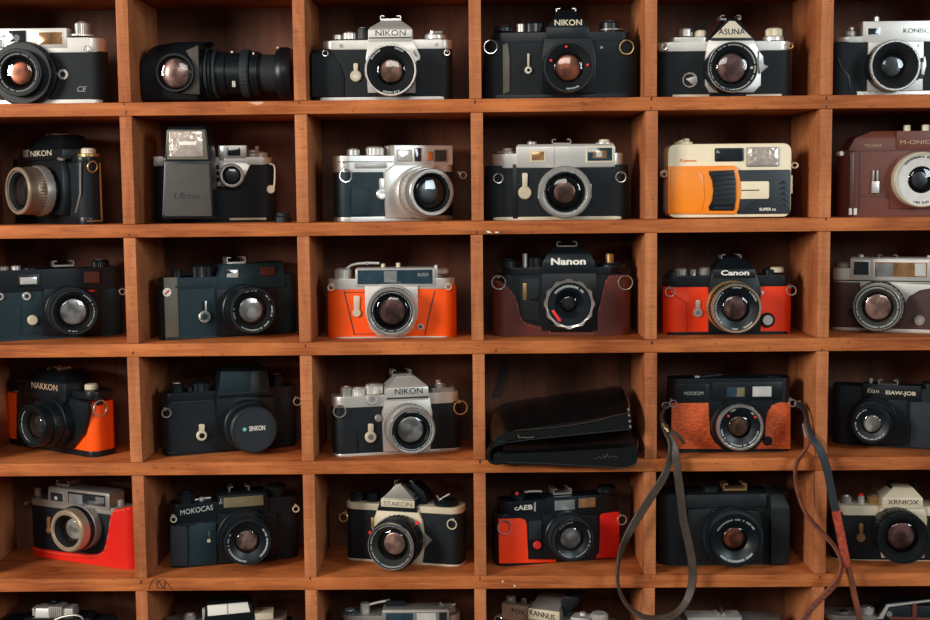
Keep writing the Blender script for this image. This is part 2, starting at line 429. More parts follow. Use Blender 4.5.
# ------------------------------------------------------------------ the shelf unit
ZF = {0: .067152, 2: -.121217, 4: -.310658}
ZC = [ZF[0]*D, (ZF[0]+ZF[2])/2*D-.0003, ZF[2]*D, (ZF[2]+ZF[4])/2*D-.0006, ZF[4]*D]
ZC = [ZC[0]+.1325] + ZC + [ZC[4]-.1335]        # board centres from the top down, board i is the roof of row i
ZC = [EYE.z+z for z in ZC]
XC = [-.273126*D, -.136778*D, -.000614*D, .134792*D, .269970*D]
XC = [XC[0]-.1925] + XC + [XC[4]+.1905]
TB = .010277*D; WD = .0095245*D; DEPTH = .130
FLOOR = [z+TB/2 for z in ZC[1:]]
def wood(name, c0, c1, stretch, saw=None, rough=.5, streak=.5, spots=True):
    m, nt, b = newmat(name); N, L = nt.nodes.new, nt.links.new
    tc = N('ShaderNodeTexCoord'); mp = N('ShaderNodeMapping'); mp.inputs['Scale'].default_value = stretch
    L(tc.outputs['Object'], mp.inputs[0])
    n1 = N('ShaderNodeTexNoise'); n1.inputs['Scale'].default_value = 14; n1.inputs['Detail'].default_value = 7; n1.inputs['Roughness'].default_value = .62; n1.inputs['Distortion'].default_value = .6
    L(mp.outputs[0], n1.inputs['Vector'])
    n2 = N('ShaderNodeTexNoise'); n2.inputs['Scale'].default_value = 9; n2.inputs['Detail'].default_value = 3
    L(tc.outputs['Object'], n2.inputs['Vector'])
    mx = N('ShaderNodeMath'); mx.operation = 'MULTIPLY_ADD'; mx.inputs[1].default_value = streak
    sc = N('ShaderNodeMath'); sc.operation = 'MULTIPLY'; sc.inputs[1].default_value = 1-streak
    L(n2.outputs[0], sc.inputs[0]); L(n1.outputs[0], mx.inputs[0]); L(sc.outputs[0], mx.inputs[2])
    cr = N('ShaderNodeValToRGB'); e = cr.color_ramp.elements
    e[0].position = .34; e[0].color = tuple(v*.8 for v in c0[:3])+(1,); e[1].position = .64; e[1].color = c1
    L(mx.outputs[0], cr.inputs[0]); col = cr.outputs[0]; h = n1.outputs[0]
    if saw:
        w = N('ShaderNodeTexNoise'); w.inputs['Scale'].default_value = 1; w.inputs['Detail'].default_value = 2
        mp2 = N('ShaderNodeMapping'); mp2.inputs['Scale'].default_value = saw; L(tc.outputs['Object'], mp2.inputs[0]); L(mp2.outputs[0], w.inputs['Vector'])
        r2 = N('ShaderNodeMapRange'); r2.inputs[1].default_value = .35; r2.inputs[2].default_value = .65; r2.inputs[3].default_value = .88; r2.inputs[4].default_value = 1.06
        L(w.outputs[0], r2.inputs[0]); mm_ = N('ShaderNodeMix'); mm_.data_type = 'RGBA'; mm_.blend_type = 'MULTIPLY'; mm_.inputs[0].default_value = 1
        L(col, mm_.inputs[6]); L(r2.outputs[0], mm_.inputs[7]); col = mm_.outputs[2]; h = w.outputs[0]
    if spots:
        v = N('ShaderNodeTexNoise'); v.inputs['Scale'].default_value = 330; v.inputs['Detail'].default_value = 1
        mp3 = N('ShaderNodeMapping'); mp3.inputs['Scale'].default_value = (.45, 1, .8); L(tc.outputs['Object'], mp3.inputs[0]); L(mp3.outputs[0], v.inputs['Vector'])
        r3 = N('ShaderNodeMapRange'); r3.inputs[1].default_value = .66; r3.inputs[2].default_value = .76; r3.inputs[3].default_value = 1; r3.inputs[4].default_value = .7
        L(v.outputs[0], r3.inputs[0]); m3 = N('ShaderNodeMix'); m3.data_type = 'RGBA'; m3.blend_type = 'MULTIPLY'; m3.inputs[0].default_value = 1
        L(col, m3.inputs[6]); L(r3.outputs[0], m3.inputs[7]); col = m3.outputs[2]
    L(col, b.inputs['Base Color']); b.inputs['Roughness'].default_value = rough+.1; b.inputs['Specular IOR Level'].default_value = .15
    bp = N('ShaderNodeBump'); bp.inputs['Strength'].default_value = .25; bp.inputs['Distance'].default_value = .0006
    L(h, bp.inputs['Height']); L(bp.outputs[0], b.inputs['Normal'])
    return m
W_SHELF = wood('stained_shelf_wood', S(138, 66, 31), S(200, 117, 63), (1.1, 4, 15))
W_DIV = wood('sawn_divider_wood', S(162, 89, 52), S(200, 127, 80), (6, 3, .8), saw=(14, 60, 620))
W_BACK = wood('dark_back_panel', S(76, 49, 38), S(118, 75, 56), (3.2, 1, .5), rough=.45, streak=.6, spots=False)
shelf = bpy.data.objects.new('shelf_unit', None); C.objects.link(shelf)
shelf.location = (0, 0, ZC[-1]-TB/2)
shelf['label'] = 'orange-brown wooden pigeonhole shelf unit filling the frame, with dark back panel'
shelf['category'] = 'shelf'
def spart(name, bm, mt, par=None, at=None):
    """a mesh in world coordinates, its origin moved to AT, under the shelf"""
    at = Vector(at) if at is not None else shelf.location
    bmesh.ops.translate(bm, verts=bm.verts, vec=-at)
    o = fin(name, bm, mt, par or shelf)
    base = shelf.location if par is None else (shelf.location+par.location)
    o.location = at-base
    return o
XL, XR = XC[0]-WD/2, XC[-1]+WD/2
for i, z in enumerate(ZC):
    bm = bmesh.new(); bm_box(bm, XL, XR, 0, DEPTH, z-TB/2, z+TB/2, .0009)
    spart('shelf_board', bm, W_SHELF, at=((i*.37) % 1-.5, .02*i, z))
g = .0003
for r in range(6):
    for c, x in enumerate(XC):
        j = random.uniform(-.0007, .0007)
        bm = bmesh.new(); bm_box(bm, x-WD/2+j, x+WD/2+j, .0005+random.uniform(0, .0008), DEPTH, ZC[r+1]+TB/2+g, ZC[r]-TB/2-g, .0008)
        spart('divider', bm, W_DIV, at=(x+.13*r, .03*c, (ZC[r]+ZC[r+1])/2+.21*c))
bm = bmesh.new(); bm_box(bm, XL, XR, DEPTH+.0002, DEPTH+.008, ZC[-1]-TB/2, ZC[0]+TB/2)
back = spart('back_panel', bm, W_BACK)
# marks and fixings on the shelf
def flat_on_board(name, pts, mt, y=-.00025, th=.0004):
    bm = bmesh.new(); q = [on_plane(px, py, y) for px, py in pts]
    bm_prism(bm, [(p.x, p.z) for p in q], y, y+th); return spart(name, bm, mt)
CHIP = mat('bare_wood_chip', S(206, 164, 136), .7)
STAIN = mat('dark_stain', S(44, 28, 23), .6)
SCRIB = mat('dark_pencil', S(52, 28, 22), .7)
flat_on_board('chip_mark', [(248, 102.3), (262, 101.6), (264, 103), (259, 105), (255, 104.6)], CHIP)
for a in ([(486, 231.2), (489, 231), (492, 232.6), (488, 233)], [(495, 231.6), (499, 231.8), (498, 233), (495, 232.8)], [(502, 580.6), (503.6, 581), (503, 582.6), (502, 582)], [(514, 585), (515.4, 585), (515, 587), (513.6, 586.6)]):
    flat_on_board('paint_fleck', a, WHITE)
for px, py in ((124, 104), (126, 112.5), (299, 102.5), (475, 101.5), (651.5, 98.5), (651, 108), (826.5, 98.3), (826.5, 106.5), (129, 235), (477, 232), (826, 219), (305.3, 346), (133, 353), (652, 342.5), (496, 350.5), (822, 350), (480, 461.5), (141, 582), (310, 578.5), (480, 578.5), (650, 577), (820, 577)):
    bm = bmesh.new(); p = on_plane(px, py, -.0003); w = random.uniform(.0006, .0011); h = random.uniform(.0012, .0026)
    bm_prism(bm, [(p.x-w, p.z-h*.8), (p.x+w*.6, p.z-h), (p.x+w, p.z+h*.5), (p.x, p.z+h), (p.x-w*.8, p.z+h*.4)], -.0003, .0002)
    spart('nail_hole', bm, SCRIB)
bm = bmesh.new()
for st in ([(149, 589), (151, 583), (154, 579.5), (158, 580), (161, 585), (164, 588), (165, 581), (163, 579.6), (158, 581.5), (157, 586), (160, 588.5), (164, 586.5)], [(165, 590), (164.5, 585), (166, 582), (170, 587), (172, 589.5)]):
    P = [on_plane(a, b, -.0003) for a, b in st]; bm_tube(bm, spline(P, 4), .0004, 6)
spart('scribble_mark', bm, SCRIB)
bm = bmesh.new(); q = [on_plane(a, b, DEPTH-.0002) for a, b in ((503, 361), (509.5, 362), (501, 398), (491, 398))]
bm_prism(bm, [(p.x, p.z) for p in q], DEPTH-.0003, DEPTH+.001); spart('stain_mark', bm, STAIN)
p = on_plane(808, 195, .075)
bm = bmesh.new(); bm_box(bm, p.x-.0052, XC[5]-WD/2+.001, .066, .078, p.z-.0108, p.z+.0108, .0006)
spart('divider_cleat', bm, mat('pale_wood_cleat', S(214, 156, 92), .55))

# ------------------------------------------------------------------ light
w = bpy.data.worlds.new('room'); SC.world = w; w.use_nodes = True
nt = w.node_tree; N, L = nt.nodes.new, nt.links.new; bg = nt.nodes['Background']
tc = N('ShaderNodeTexCoord'); sx = N('ShaderNodeSeparateXYZ'); L(tc.outputs['Generated'], sx.inputs[0])
cr = N('ShaderNodeValToRGB'); e = cr.color_ramp.elements
e[0].position = .25; e[0].color = (.05, .032, .022, 1); e[1].position = .8; e[1].color = (.20, .21, .22, 1)
mr = N('ShaderNodeMapRange'); mr.inputs[1].default_value = -1; L(sx.outputs['Z'], mr.inputs[0]); L(mr.outputs[0], cr.inputs[0]); L(cr.outputs[0], bg.inputs['Color'])
bg.inputs['Strength'].default_value = .62
def area(name, loc, target, sx_, sy_, power, col):
    l = bpy.data.lights.new(name, 'AREA'); l.shape = 'RECTANGLE'; l.size = sx_; l.size_y = sy_; l.energy = power; l.color = col
    o = bpy.data.objects.new(name, l); C.objects.link(o); o.location = loc
    o.rotation_euler = (Vector(target)-Vector(loc)).to_track_quat('-Z', 'Y').to_euler()
    return o
area('window_light', (-1.75, -1.6, 1.92), (.1, 0, 1.42), .6, .7, 47, (1, .95, .89))
area('front_fill_light', (-.1, -2.5, 2.3), (0, 0, 1.42), 1.0, .5, 11, (1, .97, .94))  # weak frontal fill, added beside the two side windows
area('side_window_light', (1.55, -1.6, 1.95), (0, 0, 1.4), .6, .7, 18, (.8, .93, 1))
SC.view_settings.view_transform = 'Standard'; SC.view_settings.look = 'None'; SC.view_settings.gamma = 1; SC.view_settings.use_curve_mapping = False
SC.view_settings.exposure = 0.14
SC.cycles.use_denoising = True
SC.cycles.max_bounces = 8; SC.cycles.transparent_max_bounces = 12
# ================================================================== the cameras, shelf by shelf
S5, S4 = 5.1667, 4.7667
def ring_barrel(*seg): return list(seg)

# ---- top shelf, far left
c = Cam('film_camera', 'silver-topped black rangefinder camera cut by the left photo edge on the top shelf', (0, 0, S5), 0, 215, 32, 0)
b = c.B('body', -108, 532, 265, None, LEATHER, r=14)
c.B('bottom_plate', -106, 530, 516, None, CHROME, r=14, off=.4, T=33)
c.B('top_plate', -106, 528, 196, 272, CHROME, r=14, off=.5, T=33)
h = c.R('finder_housing', -60, 146, 345, 250, 1.2, -26, CHROME, .8)
c.R('trim_line', 150, 236, 340, 240, 1.35, .8, DULL, .1)
c.win(45, 158, 134, 214, 1, PANE_DARK, CHROME, 3)
c.disc('finder_lens', 85, 195, 17, 2, .6, PANE_GREY)
c.win(198, 166, 322, 230, 1, PANE_AMBER, CHROME, 6, 1.6)
c.knob('rewind_knob', 432, 118, 180, 40, DULL, 28, cap=CHROME)
c.knob('knob_collar', 428, 180, 190, 62, CHROME, 40)
c.knob('shutter_dial', -10, 205, 250, 40, CHROME, 26, off=-2)
c.lug(455, 246, -4, 12)
c.disc('battery_cap', 325, 384, 28, 0, 1.6, BRIGHT, hole=LEATHER)
c.text('CE', 396, 442, 446, 474, .3, GREYINK, shear=.3)
c.R('frame_lever', -30, 180, 22, 192, 3, 1, CHROME)
c.lens(92, 374, 116, 26, [('lens', 1.48, 0, 8, BLACK, 0), ('focus_ring', 1.4, 8, 17, BLACK, 44), ('front_barrel', 1.08, 17, 26, BLACK, 0)], (BLACK, .06), rg=.66, rt=.5, rr=.76, tint_=T_AMBER, arcs=((0, 360),), ink=GREYINK)

# ---- top shelf, second: projector style lens lying on its side
c = Cam('telephoto_lens', 'black telephoto lens lying on its side with round front eye, second on the top shelf', (130, 0, S5), 0, 440, 40, 0, cat='lens', group=None)
zc = c.z(372, 0); rr = c.px(140, 0)
def hl(name, prof, mt, par=None, knurl=None, org_z=None):
    """lathe along local x from zoom u values; prof (u, radius in zoom px)"""
    bm = bmesh.new(); pr = [(max(c.px(q), 1e-5), c.x(u)) for u, q in prof]
    bm_lathe(bm, pr, (0, 0, 0), 'z', 56, knurl)
    R_ = Matrix.Rotation(math.radians(90), 4, 'Y')
    bmesh.ops.transform(bm, matrix=Matrix.Translation((0, .026, org_z if org_z else zc)) @ R_, verts=bm.verts)
    return fin(name, bm, mt, par or c.o)
bm = bmesh.new()
x0, x1 = c.x(52, 5), c.x(345, 5)
body = c.loft('housing', [(520, 55, 352, 0, -62), (400, 46, 356, 3, -66), (300, 52, 356, 3, -66), (232, 110, 362, -8, -60), (212, 250, 430, -16, -50)], BLACK, 7)
c.P('front_cheek', [(285, 262), (352, 232), (360, 488), (262, 484), (322, 430), (336, 370), (322, 310)], 4.4, 0, mat('bronze_plate', S(58, 54, 46), .45, metal=.3), .6)
c.lens(232, 375, 102, 9, [('eyepiece', 1.0, 0, 9, BLACK, 0)], (BLACK, .1), rg=.84, rt=.74, rr=.9, tint_=T_PINK, dep=2, bulge=.3)
for u0, u1, q, mt in ((356, 372, 132, BLACK), (376, 392, 134, CHARCOAL), (396, 412, 133, BLACK), (416, 434, 131, CHARCOAL)):
    hl('barrel_ring', [(u0, 4), (u0, q-4), (u0+3, q), (u1-3, q), (u1, q-4), (u1, 4)], mt)
hl('barrel', [(432, 4), (432, 118), (480, 116), (484, 108), (590, 108), (590, 4)], BLACK)
hl('collar_ring', [(560, 4), (560, 124), (566, 128), (600, 128), (606, 122), (606, 4)], CHARCOAL, knurl=(1, 4, 36, .03))
hl('aperture_ring', [(612, 4), (612, 116), (650, 116), (655, 108), (660, 108), (660, 4)], BLACK)
hl('rear_tube', [(660, 4), (660, 100), (760, 100), (760, 4)], CHARCOAL)
hl('mount_flange', [(745, 4), (745, 126), (765, 138), (800, 138), (822, 128), (822, 4)], BLACK)
for u, v, y in ((526, 268, -12), (637, 276, -13), (762, 246, -14)):
    c.disc('index_dot', u, v, 5, y, 1.4, WHITE)
c.R('index_mark', 505, 355, 516, 366, -4, -8, REDP, 0)
c.text('88', 528, 545, 418, 450, -1.5, WHITE)

# ---- top shelf, third: silver SLR
c = Cam('film_camera', 'silver and black SLR camera, third from left on the top shelf, lettered prism', (300, 0, S5), 0, 440, 27, 0)
c.B('body', 55, 785, 250, None, LEATHER, r=12)
c.B('bottom_plate', 60, 780, 501, None, CHROME, r=12, off=.3, T=32.6)
c.B('top_plate', 114, 785, 206, 254, CHROME, r=12, off=.6, T=33)
c.P('grip_panel', [(62, 500), (62, 275), (165, 275), (205, 330), (228, 400), (228, 500)], 1.2, -.5, LEATHER, .6)
c.P('mount_plate', [(352, 212), (585, 212), (600, 255), (622, 285), (618, 312), (596, 312), (596, 480), (350, 480), (340, 300)], 4, -.5, CHROME, .8)
p = c.loft('prism_housing', [(214, 352, 580, 4.5, -26), (152, 352, 580, 4.5, -26), (140, 362, 570, 3, -26), (95, 440, 505, -10, -26)], CHROME, .7)
c.R('prism_line', 356, 192, 578, 198, 4.9, 4, INK, 0, par=p)
c.text('NIKON', 390, 546, 155, 184, 4.6, INK, p)
c.shoe(418, 524, 80, 100)
c.lens(468, 361, 136, 34, [('lens', .9, 0, 18, BLACK, 0), ('focus_ring', 1., 18, 28, BLACK, 36), ('front_barrel', .98, 28, 34, CHROME, 0)], (BRIGHT, .05), rg=.56, rt=.44, rr=.82, tint_=T_BROWN, arcs=((118, 150), (55, 78), (250, 292)))
c.timer(288, 392, 30, 326, CREAM, .4, hole=CHROME)
c.disc('sync_socket', 212, 237, 10, .6, .8, DULL)
c.disc('rewind_mark', 706, 231, 9, .6, .5, DULL)
c.knob('counter_dial', 195, 180, 205, 24, CHROME)
c.knob('release_dial', 258, 170, 205, 37, CHROME, 20, cap=BRIGHT)
c.knob('shutter_dial', 326, 147, 205, 30, BLACK, 24, cap=CHROME)
c.knob('rewind_crank', 700, 180, 205, 58, CHROME, cap=DULL)
c.lever('crank_handle', [(645, 186), (685, 168), (735, 166)], 1.1, CHROME)
c.knob('crank_knob', 683, 158, 182, 12, BRIGHT)
c.lug(134, 268, -2, 14); c.lug(760, 264, -2, 14)
c.lever('mount_lever', [(590, 262), (606, 290)], 1.6, CHROME, off=4)

# ---- top shelf, fourth: black SLR
c = Cam('film_camera', 'all-black SLR camera with cream prism lettering, fourth on the top shelf', (470, 0, S5), 0, 480, 27, 0)
c.B('body', 72, 872, 206, None, LEATHER, r=13)
c.B('bottom_plate', 76, 868, 488, None, BLACK, r=13, off=.4, T=33)
c.B('top_plate', 112, 840, 166, 212, BLACK, r=12, off=.4, T=32.6)
c.P('grip_panel', [(168, 232), (196, 222), (204, 300), (206, 470), (170, 490)], 1.3, -.4, OLIVE, .5)
c.P('mount_block', [(380, 195), (628, 195), (648, 290), (650, 480), (372, 480), (372, 300)], 4, -.5, BLACK, 1)
p = c.loft('prism_housing', [(198, 392, 616, 5, -26), (140, 394, 614, 5, -26), (92, 436, 580, 2, -26), (50, 446, 548, -8, -24)], BLACK, 1.2)
c.R('prism_line', 396, 190, 612, 194, 5.3, 4.5, LEATHER, 0, par=p)
c.text('NIKON', 437, 578, 101, 132, 4.1, CREAM, p, .02)
c.shoe(445, 548, 42, 68)
c.lens(510, 345, 134, 38, [('lens', .96, 0, 14, BLACK, 0), ('focus_ring', 1.02, 14, 26, BLACK, 40), ('front_barrel', 1., 26, 38, BLACK, 0)], (BLACK, .07), rg=.58, rt=.5, rr=.84, tint_=T_AMBER, arcs=((264, 300),), marks=((160, .74, REDP), (97, .78, REDP), (5, .74, REDP)))
c.timer(302, 362, 20, 276, CREAM, .3, hole=MATTE)
c.disc('pivot_ring', 302, 362, 16, 3, .6, WHITE, hole=MATTE)
c.knob('wind_lever', 172, 140, 166, 54, BLACK, cap=DULL)
c.knob('release_button', 262, 124, 166, 20, CHROME, 12)
c.knob('shutter_dial', 338, 118, 168, 46, BLACK, 30)
c.knob('rewind_crank', 722, 114, 168, 54, BLACK, cap=DULL)
c.knob('crank_collar', 728, 154, 160, 66, DULL)
c.lug(106, 222, -6, 34); c.lug(804, 222, -6, 36, BRASS)
c.disc('screw', 680, 245, 7, 0, .6, DULL)

# ---- top shelf, fifth: SLR with pointed prism
c = Cam('film_camera', 'silver and black SLR with pointed triangular white prism badge, fifth on the top shelf', (645, 0, S5), 0, 430, 27, 0)
c.B('body', 70, 762, 248, None, LEATHER, r=12)
c.R('bottom_strip', 142, 488, 332, 506, .7, -2, CREAM); c.R('bottom_strip', 522, 486, 706, 504, .7, -2, CREAM)
c.B('top_plate', 72, 760, 214, 262, CHROME, r=12, off=.6, T=33)
c.B('wind_plate', 138, 322, 190, 216, CHROME, r=4, off=-2, T=27)
p = c.loft('prism_housing', [(214, 338, 560, 4, -26), (196, 340, 558, 4, -26), (100, 420, 482, 1, -26), (92, 424, 478, -6, -26)], BLACK, .7)
c.P('prism_badge', [(344, 196), (436, 108), (464, 108), (554, 196)], 5, 1.5, CREAM, .4, par=p)
c.text('ASUNA', 380, 516, 148, 178, 5.1, INK, p)
c.shoe(388, 494, 78, 98)
c.P('mount_plate', [(330, 206), (562, 206), (590, 262), (600, 330), (600, 440), (560, 478), (336, 478), (312, 440), (312, 290)], 4, -.5, CHROME, .8)
c.lens(455, 346, 132, 30, [('lens', 1.0, 0, 16, BLACK, 0), ('focus_ring', 1.0, 16, 24, BLACK, 40), ('front_barrel', .98, 24, 30, BLACK, 0)], (BRIGHT, .035), rg=.66, rt=.56, rr=.9, tint_=T_ROSE, arcs=((0, 360),), marks=((-3, .74, CREAM),))
d_ = c.disc('battery_cover', 233, 413, 40, 0, 1.2, BRIGHT)
c.disc('cover_slot', 230, 413, 31, 1, .6, BLACK, par=d_)
c.P('cover_wedge', [(212, 408), (268, 390), (272, 420), (244, 436)], 2, .8, CHROME, .2, par=d_)
c.P('depth_lever', [(588, 262), (612, 292), (612, 335), (640, 342), (592, 382), (588, 330)], 6, 3, CHROME, .5)
c.lever('wind_lever', [(228, 166), (275, 142), (342, 106)], 1.5, BLACK, off=-10)
c.knob('lever_hub', 210, 150, 190, 36, CHROME, cap=BRIGHT)
c.knob('shutter_dial', 284, 158, 192, 30, CREAM, 24)
c.knob('rewind_knob', 664, 148, 192, 44, CREAM, 30); c.knob('knob_collar', 660, 190, 214, 56, CHROME)
c.lug(94, 238, -4, 13); c.lug(742, 230, -4, 14, BRASS)

# ---- top shelf, sixth: silver compact cut by the right edge
c = Cam('film_camera', 'silver-fronted black compact camera cut by the right photo edge on the top shelf', (810, 0, S5), 0, 440, 30, 0)
c.B('body', 118, 770, 212, None, LEATHER, r=13)
c.B('top_plate', 150, 768, 186, 216, CHROME, r=11, off=.5, T=33)
h = c.R('finder_housing', 274, 108, 700, 216, 1.2, -27, CHROME, .9)
c.R('bottom_plate', 242, 470, 700, 500, .8, -30, CHROME)
c.win(300, 146, 360, 178, 1, PANE_DARK, CHROME, 4)
c.text('KONISCA', 483, 642, 146, 169, 1.3, INK)
c.R('front_plate', 300, 216, 586, 470, 3, -.5, CHROME, .8)
c.lens(440, 338, 134, 20, [('lens', 1., 0, 20, BLACK, 0)], (BRIGHT, .1), rg=.46, rt=.4, rr=.72, tint_=T_DARK, dep=7)
c.P('focus_tab', [(576, 300), (596, 290), (602, 340), (594, 352), (592, 380), (576, 404)], 9, 4, CHROME, .6)
c.disc('tab_screw', 578, 310, 12, 8, 1.6, BLACK); c.disc('tab_screw', 578, 396, 12, 8, 1.6, BLACK)
c.knob('release_button', 340, 88, 112, 14, CHROME, cap=BRIGHT)
c.knob('wind_dial', 212, 140, 190, 16, CHROME); c.knob('dial_collar', 205, 160, 188, 34, DULL, 20)
c.text('F', 556, 570, 230, 246, 3.2, INK)
c.P('grip_seam', [(150, 300), (168, 350), (205, 395), (212, 470), (206, 470), (198, 400), (160, 352), (144, 300)], .5, -.5, BLACK, .1)
for u in (252, 272): c.R('foot', u-8, 474, u+6, 494, 1.5, .5, WHITE, .2)

# ================================================================== second shelf
PEWTER = mat('warm_pewter', S(136, 118, 100), .4, metal=.65, var=.1)
W1 = lambda x: (x, 110, S4)
c = Cam('film_camera', 'black SLR with chunky silver lens turned left, at the left end of the second shelf', W1(0), 1, 270, 60, -41)
c.B('body', 45, 392, 250, None, LEATHER, r=12)
c.B('bottom_plate', 45, 392, 510, None, BLACK, r=12, off=.3, T=32.6)
c.B('top_plate', 45, 392, 226, 254, BLACK, r=12, off=.4, T=33)
c.P('mount_block', [(90, 210), (282, 215), (300, 300), (306, 440), (300, 500), (80, 500), (70, 300)], 9, -.5, BLACK, 1.2)
p = c.loft('prism_housing', [(240, 105, 300, 12, -28), (190, 108, 298, 12, -28), (128, 170, 300, -4, -32), (120, 180, 296, -8, -30)], BLACK, 1.5)
c.text('NIKON', 146, 246, 193, 220, 12.2, CREAM, p)
c.R('badge', 108, 190, 132, 226, 12.5, 11, DULL, .2, par=p)
c.P('prism_trim', [(275, 225), (300, 232), (296, 242), (272, 238)], 13, 10, DULL, .3, par=p)
c.shoe(225, 265, 112, 128, off=-18)
c.lens(85, 386, 118, 46, [('lens', .9, 8, 20, BLACK, 0), ('aperture_ring', 1.08, 16, 25, DULL, 20), ('focus_ring', 1.02, 25, 36, PEWTER, 50), ('front_barrel', .99, 36, 46, PEWTER, 0)], (WARM, .12), rg=.66, rt=.4, rr=.8, tint_=T_DARK, arcs=((0, 360),), ink=GREYINK)
k = c.knob('rewind_knob', 425, 182, 208, 34, CREAM, 20, off=-18); c.knob('knob_collar', 425, 208, 222, 50, BRASS, off=-18)
c.knob('knob_stem', 425, 220, 240, 8, CREAM, off=-18)
bm = bmesh.new(); xr = c.x(392); T_ = .032
bm_box(bm, xr-.0004, xr+.0006, T_-.010, T_-.0085, .003, c.z(255)); bm_box(bm, xr-.0004, xr+.0006, .004, T_-.0085, .003, .0042)
fin('edge_trim', bm, BRASS, c.o)
bm = bmesh.new(); zz = c.z(262)
bm_tube(bm, [(xr+.002+.0008*math.cos(a), .012+.006*math.sin(a), zz-.003+.006*math.cos(a)) for a in [2*PI*i/22 for i in range(22)]], .0009, 6, True); fin('strap_ring', bm, BRASS, c.o)
c.P('front_seam', [(378, 250), (382, 250), (384, 400), (362, 490), (357, 490), (379, 398)], .5, -.4, DULL, .1)

c = Cam('flash_unit', 'tall grey flash unit with clear head standing in front of a small silver camera', W1(130), 1, 278, 20, 0, cat='flash', group=None)
f_ = c.loft('housing', [(518, 156, 400, 0, -26), (505, 152, 398, 1, -27), (248, 162, 386, 1, -27), (236, 166, 384, 0, -26)], BLACK, 1.8)
c.P('front_panel', [(166, 506), (172, 256), (376, 256), (390, 506)], 1.8, .5, mat('grey_flash_panel', S(62, 58, 52), .65, bump=.4, scale=700), .6, par=f_)
h_ = c.loft('flash_head', [(242, 166, 386, 2, -30), (94, 174, 364, 2, -28), (78, 184, 352, 0, -24)], BLACK, 1.6)
c.P('head_bezel', [(176, 236), (182, 94), (356, 94), (372, 236)], 2.6, 1, OLIVE, .5, par=h_)
r_ = c.R('reflector', 188, 102, 346, 222, 3, 1.5, FLASH, .4, par=h_, r=1.2)
c.R('flash_tube', 232, 150, 318, 168, 4, 3, WHITE, .4, par=h_)
c.text('Ulron', 208, 324, 392, 424, 1.9, INK, f_, shear=.25)

c = Cam('film_camera', 'small silver-topped camera half hidden behind the tall flash unit', W1(130), 1, 430, 76, 6)
c.B('body', 108, 690, 258, None, LEATHER, r=12)
c.R('bottom_plate', 474, 514, 650, 525, .6, -28, CREAM)
c.B('top_plate', 112, 676, 226, 262, CHROME, r=11, off=.6, T=33)
c.R('finder_housing', 420, 168, 556, 232, 1, -24, CHROME, .8)
c.win(464, 178, 526, 218, .6, PANE_DARK, CHROME, 5)
c.R('flash_socket', 424, 172, 446, 240, 3, .5, BRIGHT)
c.P('mount_plate', [(424, 250), (545, 250), (575, 262), (545, 320), (530, 352), (440, 368), (424, 330)], 3, -.5, CHROME, .8)
c.lens(484, 312, 58, 12, [('lens', 1., 0, 12, CHROME, 0)], (BRIGHT, .22), rg=.7, rt=.6, rr=.75, tint_=T_DARK, dep=3)
c.knob('wind_knob', 612, 200, 228, 46, CHROME, 30); c.knob('release_button', 608, 172, 202, 9, CREAM)
c.knob('shutter_dial', 590, 190, 202, 25, CHROME)
c.lever('side_lever', [(664, 256), (688, 268), (690, 330), (686, 370)], 1.1, CREAM, off=2)
c.disc('lever_knob', 672, 378, 20, 0, 3, CREAM)
c.disc('socket', 418, 302, 20, 1, 3, CHROME, hole=PANE_BLUE); c.disc('socket', 424, 352, 12, 1, 3, CHROME)
c.R('side_clip', 112, 222, 160, 268, 2, 0, DULL)

c = Cam('lens_cap', 'flat black lens cap lying beside the small silver camera on the second shelf', W1(130), 1, 722, 36, 0, cat='lens cap', group=None)
x_ = c.x(722); bm = bmesh.new(); r_ = c.px(40)
bm_lathe(bm, [(1e-5, 0), (r_, 0), (r_, .006), (r_-.001, .007), (1e-5, .007)], (x_, .004, 0), 'z', 48, (1, 2, 40, .03)); fin('cap', bm, BLACK, c.o)
bm = bmesh.new(); bm_lathe(bm, [(1e-5, .007), (r_*.8, .007), (r_*.8, .0105), (r_*.75, .011), (1e-5, .011)], (x_, .004, 0), 'z', 40); fin('inner_disc', bm, CHARCOAL, c.o)

c = Cam('film_camera', 'champagne silver rangefinder with teal-lit black grip turned right, third on the second shelf', W1(300), 1, 450, 54, 24)
c.B('body', 186, 742, 290, None, TEALCAST, r=13)
c.B('bottom_plate', 186, 742, 508, None, CHROME, r=13, off=.5, T=33, uv=400)
c.B('top_plate', 186, 742, 218, 296, CHROME, r=13, off=.6, T=33, uv=320)
c.R('finder_housing', 448, 168, 728, 262, 1.4, -30, CHROME, 1)
c.win(468, 194, 530, 240, 1.4, PANE_PALE, DULL, 5); c.win(548, 182, 578, 244, 1.4, PANE_DARK, DULL, 2)
c.win(610, 200, 632, 238, 1.4, PANE_ORANGE, DULL, 3); c.win(642, 192, 698, 244, 1.4, PANE_DARK, DULL, 5)
c.P('front_block', [(402, 298), (450, 262), (650, 262), (620, 300), (600, 514), (412, 514)], 4, -.5, CHROME, 1)
c.R('front_groove', 262, 252, 414, 278, 1.6, .4, DULL, .5, r=1.2); c.R('groove_shadow_gap', 180, 245, 445, 249, .9, .5, BLACK, .05)
c.P('thumb_grip', [(245, 505), (245, 366), (300, 366), (330, 382), (332, 500)], 2.6, 0, TEALCAST, 1.2)
c.lens(628, 392, 116, 42, [('lens', 1.12, 4, 12, CHROME, 0), ('mount_ring', .98, 12, 20, DULL, 0), ('focus_ring', 1.06, 20, 30, CHROME, 30), ('barrel_gap', .93, 29, 34, BLACK, 0), ('front_barrel', 1., 34, 42, DULL, 0)], (DULL, .14), rg=.7, rt=.45, rr=.8, tint_=T_DARK, arcs=((70, 130), (10, 50)), ink=GREYINK)
c.timer(392, 400, 27, 326, CHROME, .5, 0, BRIGHT)
